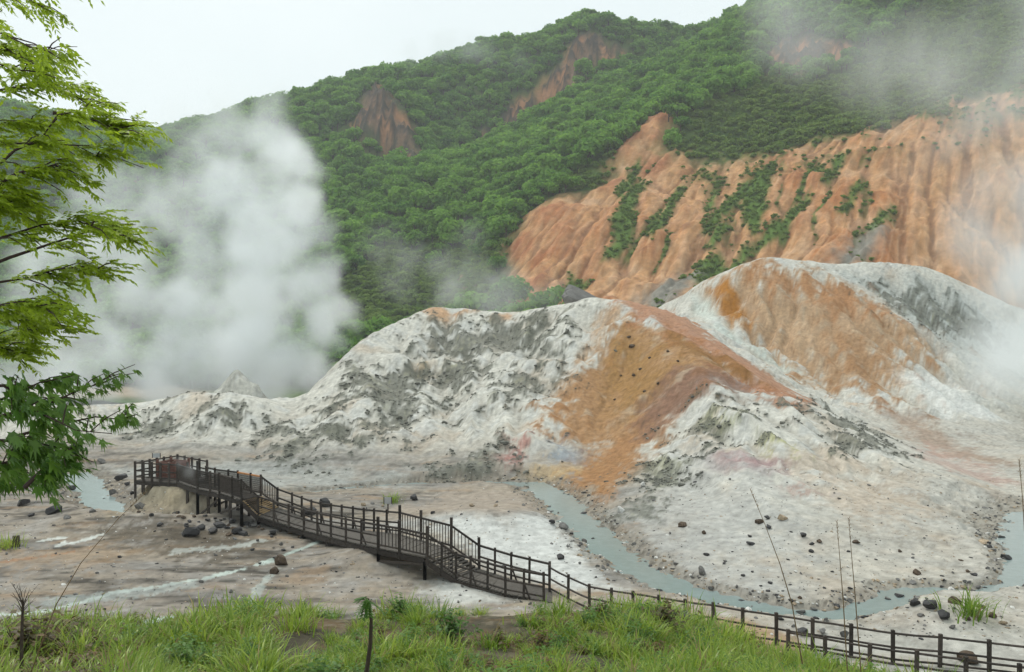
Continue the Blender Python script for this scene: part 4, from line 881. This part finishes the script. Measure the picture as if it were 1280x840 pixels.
stalk([(938, 612), (956, 655), (975, 705), (990, 755), (1003, 830)], 'single dry reed stalk leaning over the path fence', 9.5)
stalk([(1046, 652), (1050, 700), (1054, 750), (1060, 850)], 'shorter of two upright dry reed stalks before the fence', 9.5); stalk([(1061, 648), (1065, 700), (1069, 745), (1077, 850)], 'taller of two upright dry reed stalks before the fence', 9.6)
stalk([(1274, 575), (1278, 620), (1283, 700), (1292, 860)], 'dry reed stalk at the steaming right edge', 9.)
stalk([(182, 616), (148, 648), (101, 704), (70, 756), (35, 850)], 'long bent dry stalk crossing in front of the mud flat', 8.5, .007)
# thin sapling with a single leaf tuft, and a bare dead one
def leafy_top(o, ps, inv, n, ln, m, seed):
    r = np.random.default_rng(seed); V, F = [], []
    for k in range(n):
        a = r.uniform(0, 6.28); c = np.array(ps[0]) + r.normal(size=3) * .012; d = np.array([math.cos(a), math.sin(a), r.uniform(-.9, .25)]); d /= np.linalg.norm(d); s_ = np.cross(d, [0, 0, 1]); s_ /= np.linalg.norm(s_); l_ = ln * r.uniform(.6, 1.2)
        for j in range(7):
            for sg in (-1, 1):
                q = c + d * l_ * (j + 1) / 7 + np.array([0, 0, -.06 * ((j + 1) / 7) ** 2]); e = q + (s_ * sg + d * .6) * l_ * .3 + np.array([0, 0, -.012]); i = len(V); t = d * .016; V += [q, (q + e) / 2 + t, e, (q + e) / 2 - t]; F.append((i, i + 1, i + 2, i + 3))
    me = np_mesh('leaves', V, F, [m]); me.transform(inv); link('leaves', me, o)
ps = [V3(P(a, b, 8.6)) for a, b in ((460, 748), (464, 775), (463, 805), (457, 850), (455, 900))]; o = empty('sapling', ps[-1]); o.matrix_world = Matrix.Translation(ps[-1]); inv = Matrix.Translation(-ps[-1]); tag(o, 'thin brown sapling stem topped by one dark drooping leaf tuft', 'sapling')
mb = MB(); mb.tube(ps, [.012, .016, .02, .024, .03], 6); me = mb.mesh('stem', BARK); me.transform(inv); link('stem', me, o); leafy_top(o, ps, inv, 14, .14, HERB, 5)
ps = [V3(P(a, b, 10.5)) for a, b in ((29, 752), (28, 770), (27, 800), (27, 850))]; o = empty('dead_sapling', ps[-1]); o.matrix_world = Matrix.Translation(ps[-1]); inv = Matrix.Translation(-ps[-1]); tag(o, 'small bare dead sapling with fine twigs on the bank', 'sapling')
mb = MB(); mb.tube(ps, [.014, .016, .02, .024], 5); me = mb.mesh('stem', BARK); me.transform(inv); link('stem', me, o); rr = random.Random(4)
mb = MB()
for k in range(16):
    b0 = ps[0].lerp(ps[1], rr.uniform(0, .8)); e = b0 + Vector((rr.uniform(-.16, .2), rr.uniform(-.1, .1), rr.uniform(.08, .3))); mb.tube([b0, b0.lerp(e, .5) + Vector((0, 0, .02)), e], [.005, .003, .0012], 4)
    e2 = b0.lerp(e, .6) + Vector((rr.uniform(-.08, .08), 0, rr.uniform(.02, .1))); mb.tube([b0.lerp(e, .6), e2], [.0025, .001], 3)
me = mb.mesh('twigs', BARK); me.transform(inv); link('twigs', me, o)

# ------------------------------------------------------------------ the two trees leaning in from the left
LF1 = leafmat('pinnate_leaflets', (.14, .22, .012), (.38, .5, .03), .58, .45, .35)
LF2 = leafmat('lobed_leaves', (.045, .12, .018), (.17, .29, .035), .45, .4, .4)
TW = principled('twig_bark', (.035, .02, .014), .8, 20, .3, .3, 40)
def limb_pts(pl, Y, jy=.25, seed=0):
    r = random.Random(seed); return [V3(P(a, b, Y + jy * math.sin(i * 1.3 + seed) * (i / max(1, len(pl) - 1)))) for i, (a, b) in enumerate(pl)]
def along(ps, t):
    k = t * (len(ps) - 1); i = min(int(k), len(ps) - 2); return ps[i].lerp(ps[i + 1], k - i), (ps[i + 1] - ps[i]).normalized()
def tree_root(name, px, Y, label):
    x = (px - 640) / FPX * Y; b = Vector((x, Y, float(VA.z(x, Y)))); o = empty(name, b); o.matrix_world = Matrix.Translation(b); tag(o, label, 'tree'); return o, b, Matrix.Translation(-b)
t1, tb, inv = tree_root('pinnate_tree', -190, 4.9, 'bright green tree with feathery drooping leaflets overhanging from the left edge')
mb = MB(); TP = [tb + Vector((0, 0, -.2)), tb + Vector((.05, 0, 1.2)), tb + Vector((-.05, .05, 2.6)), tb + Vector((.05, 0, 4.4)), tb + Vector((.0, 0, 6.2))]; mb.tube(TP, [.13, .11, .09, .06, .02], 9); me = mb.mesh('trunk', BARK, True); me.transform(inv); link('trunk', me, t1)
LIMBS = [[(-130, -60), (-20, -30), (60, -22), (125, -22)], [(-130, 30), (-20, -5), (50, 0), (95, 18)], [(-120, 70), (0, 40), (50, 58), (100, 82)], [(-120, 110), (0, 80), (40, 92), (80, 92)], [(-120, 150), (0, 118), (60, 108), (110, 118), (152, 142)], [(-120, 260), (0, 214), (31, 192), (71, 177), (98, 147), (120, 145)], [(98, 147), (130, 152), (165, 162), (192, 174)],
         [(-60, 220), (0, 185), (60, 182), (120, 186), (165, 205)], [(-100, 280), (0, 237), (31, 222), (59, 215), (98, 210), (150, 232)], [(-110, 320), (0, 271), (30, 256), (55, 246)], [(-100, 370), (15, 326), (78, 306), (125, 292), (150, 288), (172, 302)], [(-60, 320), (10, 300), (60, 285), (110, 280), (140, 290)], [(-100, 385), (0, 357), (43, 351), (78, 341), (118, 337), (146, 346)], [(-100, 470), (0, 433), (25, 420), (47, 414), (80, 408)], [(-100, 410), (-10, 388), (40, 380), (78, 392)], [(-90, 440), (0, 400), (30, 398), (60, 402)], [(-110, 200), (-10, 160), (30, 156), (85, 164)], [(-100, 290), (-10, 262), (20, 258), (50, 262)], [(-100, 455), (-10, 430), (15, 440), (48, 446)], [(-110, 20), (-20, 60), (20, 66), (60, 84)]]
def fronds(V, F, ps, r, t0, nfr, ln, droop, lw, ll, pairs):
    for _ in range(nfr):
        p_, d = along(ps, r.uniform(t0, 1)); a = r.uniform(0, 6.28)
        f = Vector((d.x * .8 + r.uniform(-.5, .8), r.uniform(-.8, .8), d.z * .4 + r.uniform(-.35, .25))).normalized(); L_ = ln * r.uniform(.6, 1.2); s_ = f.cross(Vector((0, 0, 1))).normalized(); q0 = p_ + Vector((r.uniform(-.02, .02), r.uniform(-.02, .02), r.uniform(-.02, .02)))
        for j in range(pairs):
            t = (j + 1) / pairs; q = q0 + f * L_ * t + Vector((0, 0, -droop * L_ * t * t))
            for sg in ((-1, 1) if j < pairs - 1 else (0,)):
                dd_ = (s_ * sg * r.uniform(.6, 1) + f * .75 + Vector((0, 0, -r.uniform(-.1, .8) * (.4 + droop)))).normalized(); l_ = ll * r.uniform(.7, 1.2); w_ = dd_.cross(Vector((r.uniform(-1, 1), r.uniform(-1, 1), 1.2))).normalized() * lw; m1 = q + dd_ * l_ * .45; e = q + dd_ * l_ + Vector((0, 0, -l_ * .18)); i = len(V)
                V += [tuple(q), tuple(m1 + w_), tuple(e), tuple(m1 - w_)]; F.append((i, i + 1, i + 2, i + 3))
r1 = random.Random(21); V, F = [], []
for k, pl in enumerate(LIMBS):
    Yb = 4.5 + .35 * math.sin(k * 2.1); pl = [(a - (32 if k < 10 else 16) * max(0, i) / (len(pl) - 1), b - 4) for i, (a, b) in enumerate(pl)] if k != 6 else [(a - 32, b - 6) for a, b in pl]; ps = limb_pts(pl, Yb, .25, k)
    if k != 6: ps = [along(TP, min(.98, max(.1, (ps[0].z - .25 - TP[0].z) / (TP[-1].z - TP[0].z))))[0]] + ps
    n = len(ps); mb = MB(); r0 = .014 if k in (5, 8, 10) else .011; mb.tube(ps, [max(.0028, r0 * (1 - i / (n - .6)) ** 1.15) for i in range(n)], 6); me = mb.mesh('limb', TW, True); me.transform(inv); link('limb', me, t1)
    mb = MB()
    for j in range(9):                                     # twigs
        p_, d = along(ps, r1.uniform(.35, .97)); e = p_ + Vector((d.x * .14 + r1.uniform(-.04, .12), r1.uniform(-.18, .18), r1.uniform(-.1, .07))); tw = [p_, p_.lerp(e, .5) + Vector((0, 0, .015)), e]; mb.tube(tw, [.004, .003, .0015], 4)
        fronds(V, F, tw, r1, .2, 6 if k > 3 else 3, .1, .05 if k > 3 else .6, .0078, .033, 7)
    me = mb.mesh('twigs', TW); me.transform(inv); link('twigs', me, t1)
    fronds(V, F, ps, r1, .38, 46 if k > 3 else 18, .1, .05 if k > 3 else .6, .008, .034, 7)
me = np_mesh('leaflets', V, F, [LF1]); me.transform(inv); o = link('leaflets', me, t1); o['kind'] = 'stuff'; print('leaflets', len(F))

t2, tb, inv = tree_root('maple_tree', -170, 4.2, 'darker green tree with broad lobed leaves low at the left edge')
mb = MB(); TP = [tb + Vector((0, 0, -.2)), tb + Vector((-.04, 0, .8)), tb + Vector((.05, .02, 1.7)), tb + Vector((.02, .05, 2.6))]; mb.tube(TP, [.08, .065, .05, .02], 8); me = mb.mesh('trunk', BARK, True); me.transform(inv); link('trunk', me, t2)
ML = [[(-100, 560), (0, 520), (60, 505), (105, 485), (132, 478)], [(-80, 590), (20, 545), (64, 533), (119, 521), (150, 524), (172, 518)], [(-80, 620), (0, 580), (50, 566), (90, 582)], [(-60, 485), (5, 482), (24, 497), (40, 511), (95, 538), (140, 542)], [(-100, 640), (-10, 600), (31, 590), (80, 600)], [(-80, 530), (0, 500), (50, 478), (90, 470)], [(31, 609), (52, 588), (71, 568), (100, 556)], [(-60, 560), (0, 550), (40, 552), (75, 560)]]
def lobed(seed):
    """five lobed leaf, 1 long, slightly cupped"""
    r = random.Random(seed); ang = [-2.0, -1.55, -1.05, -.72, -.45, -.2, 0, .2, .45, .72, 1.05, 1.55, 2.0]; rad = [.3, .2, .62, .36, .8, .42, 1., .42, .8, .36, .62, .2, .3]
    V = [(0, 0, 0)] + [(math.sin(a) * q * .62 * r.uniform(.9, 1.1), math.cos(a) * q * r.uniform(.92, 1.08), -.16 * q * q + r.uniform(-.03, .03)) for a, q in zip(ang, rad)]; F = [(0, i + 1, i) for i in range(1, 13)]
    return np_mesh('leaf', V, F, [LF2])
lv = [lobed(k) for k in range(5)]; cnt = 0; MV, MF = [], []
for k, pl in enumerate(ML):
    ps = limb_pts(pl, 4.0 + .3 * math.sin(k * 1.7), .2, k + 40); 
    if k != 6: ps = [along(TP, min(.98, max(.05, (ps[0].z - .15 - TP[0].z) / (TP[-1].z - TP[0].z))))[0]] + ps
    n = len(ps); mb = MB(); mb.tube(ps, [max(.002, .011 * (1 - i / (n - .6))) for i in range(n)], 6); me = mb.mesh('limb', TW, True); me.transform(inv); link('limb', me, t2); tws = [ps]
    mb = MB()
    for j in range(8):
        p_, d = along(ps, r1.uniform(.3, .98)); e = p_ + Vector((r1.uniform(-.04, .16), r1.uniform(-.15, .15), r1.uniform(-.1, .1))); tw = [p_, p_.lerp(e, .5) + Vector((0, 0, .01)), e]; tws.append(tw); mb.tube(tw, [.0035, .0028, .0015], 4)
    me = mb.mesh('twigs', TW); me.transform(inv); link('twigs', me, t2)
    for j in range(95):
        tw = tws[0] if j % 3 == 0 else r1.choice(tws); p_, d = along(tw, r1.uniform(.35 if tw is ps else .2, 1)); px_ = project(*p_)[0]; s_ = r1.uniform(.055, .095) * (1.1 if px_ < 85 else .72)
        M = Matrix.Translation(p_ + Vector((r1.uniform(-.03, .03), r1.uniform(-.04, .04), r1.uniform(-.04, .02))) - tb) @ Matrix.Rotation(r1.uniform(-2.6, -.5) , 4, 'Z') @ Matrix.Rotation(r1.uniform(-1.3, -.2), 4, 'X') @ Matrix.Rotation(r1.uniform(-.7, .7), 4, 'Y') @ Matrix.Scale(s_, 4)
        if -10 < px_ and cnt < 296: o = link('leaf', lv[cnt % 5], t2); o.matrix_local = M; cnt += 1
        else:
            i = len(MV); me = lv[j % 5]; MV += [tuple(M @ v.co) for v in me.vertices]; MF += [tuple(i + q for q in p2.vertices) for p2 in me.polygons]
o = link('foliage', np_mesh('foliage', MV, MF, [LF2]), t2); o['kind'] = 'stuff'

# ------------------------------------------------------------------ steam and mist: density fields held as volumes
def steam(name, puffs, Yc, depth, vox, dens_, label, nscale, sharp=.5, aniso=.1, erode=.5):
    """puffs: (px, py, radius px, weight[, dY]); built at distance Yc (units), each puff a soft ball in the world"""
    B = []
    for q in puffs:
        y = Yc * S + (q[4] if len(q) > 4 else random.uniform(-depth, depth)); c = P(q[0], q[1], y); B.append((c, q[2] * y / FPX, q[3]))
    lo = np.min([c - R * 1.35 for c, R, _ in B], 0); hi = np.max([c + R * 1.35 for c, R, _ in B], 0); n = np.maximum(8, np.ceil((hi - lo) / vox).astype(int)) + 1; hi = lo + (n - 1) * vox
    gx, gy, gz_ = np.meshgrid(*(np.linspace(lo[k], hi[k], n[k], dtype=np.float32) for k in range(3)), indexing='ij')
    k = nscale; wx = fbm(gx * k, gy * k, gz_ * k * .8, 3); wy = fbm(gx * k + 40, gy * k + 7, gz_ * k * .8, 3); bil_ = fbm(gx * k * 1.9, gy * k * 1.9, gz_ * k * 1.6 + 9, 4)
    bil_ = np.abs(bil_) * 1.6 ; D = np.zeros(gx.shape, np.float32); wv = .75 / k
    X_, Z_ = gx + wx * wv * .5, gz_ + wy * wv * .5
    for c, R, wt in B:
        d = np.sqrt((X_ - c[0]) ** 2 + (gy - c[1]) ** 2 + (Z_ - c[2]) ** 2) / R
        D = np.maximum(D, wt * sstep(1.15, 1.15 - sharp, d + bil_ * erode))
    D = D * np.clip(1.05 - bil_ * .4 + wx * .6, .1, 1.6) * dens_
    for ax in range(3):                                  # nothing touches the walls of the field
        e = np.minimum(np.arange(n[ax]), n[ax] - 1 - np.arange(n[ax])) / 3.; sh = [1, 1, 1]; sh[ax] = -1; D = D * np.clip(e, 0, 1).reshape(sh)
    me = bpy.data.meshes.new(name); N = D.size; me.vertices.add(N)
    me.vertices.foreach_set('co', np.stack([gx, gy, gz_], -1).astype(np.float32).ravel())
    a = me.attributes.new('d', 'FLOAT', 'POINT'); a.data.foreach_set('value', D.astype(np.float32).ravel())
    o = link(name, me); tag(o, label, 'steam', kind='stuff')
    m, t, out = mat(name + '_vapour'); pv = t.nodes.new('ShaderNodeVolumePrincipled'); pv.inputs['Density'].default_value = 1; pv.inputs['Anisotropy'].default_value = aniso; pv.inputs['Color'].default_value = (.97, .995, 1, 1); t.links.new(pv.outputs[0], out.inputs['Volume'])
    g = bpy.data.node_groups.new(name + '_field', 'GeometryNodeTree'); g.interface.new_socket('Geometry', in_out='INPUT', socket_type='NodeSocketGeometry'); g.interface.new_socket('Geometry', in_out='OUTPUT', socket_type='NodeSocketGeometry')
    nn = g.nodes; l = g.links.new; gi, go = nn.new('NodeGroupInput'), nn.new('NodeGroupOutput'); vc = nn.new('GeometryNodeVolumeCube')
    vc.inputs['Min'].default_value = tuple(lo); vc.inputs['Max'].default_value = tuple(hi); vc.inputs['Background'].default_value = 0
    for ax in range(3): vc.inputs['Resolution ' + 'XYZ'[ax]].default_value = int(n[ax])
    si = nn.new('GeometryNodeSampleIndex'); si.data_type = 'FLOAT'; si.domain = 'POINT'; na = nn.new('GeometryNodeInputNamedAttribute'); na.data_type = 'FLOAT'; na.inputs['Name'].default_value = 'd'
    po = nn.new('GeometryNodeInputPosition'); sp = nn.new('ShaderNodeSeparateXYZ'); l(po.outputs[0], sp.inputs[0])
    def math_(op, a_, b_):
        q = nn.new('ShaderNodeMath'); q.operation = op
        for i, v in enumerate((a_, b_)):
            if v is None: continue
            if isinstance(v, (int, float)): q.inputs[i].default_value = v
            else: l(v, q.inputs[i])
        return q.outputs[0]
    ii = []
    for ax in range(3): ii.append(math_('ROUND', math_('DIVIDE', math_('SUBTRACT', sp.outputs[ax], float(lo[ax])), float(vox)), None))
    # integer index (float maths would lose the last digits)
    fi = []
    for v in ii: c = nn.new('FunctionNodeFloatToInt'); c.rounding_mode = 'ROUND'; l(v, c.inputs[0]); fi.append(c.outputs[0])
    def im(op, a_, b_):
        q = nn.new('FunctionNodeIntegerMath'); q.operation = op
        for i, v in enumerate((a_, b_)):
            if isinstance(v, int): q.inputs[i].default_value = v
            else: l(v, q.inputs[i])
        return q.outputs[0]
    ix = im('ADD', im('MULTIPLY', im('ADD', im('MULTIPLY', fi[0], int(n[1])), fi[1]), int(n[2])), fi[2])
    l(gi.outputs[0], si.inputs['Geometry']); l(na.outputs['Attribute'], si.inputs['Value']); l(ix, si.inputs['Index']); l(si.outputs['Value'], vc.inputs['Density'])
    sm = nn.new('GeometryNodeSetMaterial'); sm.inputs['Material'].default_value = m; l(vc.outputs[0], sm.inputs['Geometry']); l(sm.outputs[0], go.inputs[0])
    o.modifiers.new('field', 'NODES').node_group = g; print(name, n, N); return o
random.seed(12)
plume = [(200, 470, 55, 1), (260, 455, 62, 1), (320, 470, 60, 1), (368, 462, 52, 1), (150, 440, 48, .8), (405, 420, 34, 1), (120, 385, 55, .5), (180, 365, 60, .7), (250, 385, 62, .8), (320, 385, 62, 1), (380, 372, 50, 1), (408, 395, 34, 1), (255, 320, 58, .5), (320, 305, 60, .8), (358, 312, 44, 1), (376, 262, 32, .9),
         (300, 245, 60, .7), (342, 205, 55, .8), (352, 165, 45, .7), (300, 165, 48, .45), (258, 205, 55, .4), (330, 132, 32, .45), (380, 212, 30, .8), (85, 300, 62, .5), (130, 255, 62, .35), (200, 260, 62, .45), (60, 420, 56, .7), (100, 465, 48, .8), (425, 400, 28, .9), (150, 320, 60, .5), (374, 300, 40, .9), (382, 232, 34, .7), (398, 345, 34, .9), (376, 180, 34, .6), (400, 470, 36, .9), (320, 430, 60, 1), (230, 420, 60, .8), (320, 345, 60, .8), (345, 260, 55, .8), (225, 170, 48, .18), (280, 132, 40, .18), (30, 360, 60, .3), (140, 490, 40, .35, -14), (210, 488, 40, .4, -12), (370, 490, 34, .4, -8), (80, 480, 45, .35, -10), (20, 470, 50, .3, -5), (300, 478, 30, .35, -9), (70, 492, 40, .5, -22), (125, 495, 36, .5, -22), (10, 490, 45, .4, -22)]
steam('steam_plume', plume, 92, 12, .55, .25, 'tall billowing white steam plume rising from the vents behind the low white crest', .1, .75, .15, .58)
wisp = [(470, 300, 36, .8), (510, 318, 38, 1), (550, 335, 40, 1), (590, 350, 42, 1), (640, 362, 42, 1.2), (560, 375, 40, 1.2), (620, 380, 40, 1.3), (680, 370, 34, .9), (500, 350, 36, .7), (590, 310, 40, .5)]
steam('steam_wisp', wisp, 118, 8, .9, .035, 'thin steam wisps drifting behind the crest of the white mound', .09, .9, .1, .7)
rs = [(1275, 330, 75, 1), (1300, 420, 95, 1.3), (1260, 480, 75, 1), (1205, 540, 62, .6), (1285, 560, 85, 1), (1300, 250, 80, .8), (1230, 290, 60, .5), (1180, 590, 55, .5), (1260, 610, 60, .8), (1130, 560, 45, .25), (1215, 420, 60, .4), (1330, 350, 100, 1.2), (1330, 500, 100, 1.2)]
steam('steam_bank', rs, 80, 9, .9, .19, 'soft white steam drifting over the right slope and pool', .05, 1.0, .1, .5)
um = [(1000, 30, 90, 1), (1080, 60, 95, 1), (1180, 80, 100, 1), (1260, 140, 100, 1), (1180, 180, 80, .7), (1290, 40, 100, 1), (960, 60, 60, .6), (1240, 240, 70, .8), (1150, 120, 80, .8)]
steam('mountain_mist', um, 150, 8, 2.0, .028, 'grey mist hanging over the upper right mountainside', .035, 1.0, .1, .7)
tm = [(560, 62, 30, 1), (600, 66, 30, .8), (350, 118, 24, .7), (520, 72, 26, .7), (640, 70, 25, .4)]
steam('ridge_mist', tm, 385, 12, 3.0, .022, 'small cloud of mist clinging to the forested ridge', .03, 1.0, .1, .6)
ps_ = [(238, 588, 14, 1), (250, 596, 12, .8), (228, 578, 12, .7), (262, 606, 9, .5)]
steam('vent_steam', ps_, 39, 1.0, .16, .28, 'little puff of steam drifting across the end of the boardwalk', .7, .9, .1, .6)

# ------------------------------------------------------------------ moist air
h0, h1 = min(VA.Z.min(), MT.Z.min()) - 1, MT.Z.max() + 16; mb = MB(); mb.beam((0, -60, (h0 + h1) / 2), (0, 720, (h0 + h1) / 2), 1800, h1 - h0); print('haze', h0, h1); hz = mb.mesh('haze'); ho = link('haze', hz); tag(ho, 'thin humid haze filling the valley air', 'haze', kind='stuff')
m, t, out = mat('humid_air'); pv = t.nodes.new('ShaderNodeVolumePrincipled'); pv.inputs['Density'].default_value = .0003; pv.inputs['Color'].default_value = (.94, .97, 1, 1); pv.inputs['Anisotropy'].default_value = .1; t.links.new(pv.outputs[0], out.inputs['Volume']); hz.materials.append(m)
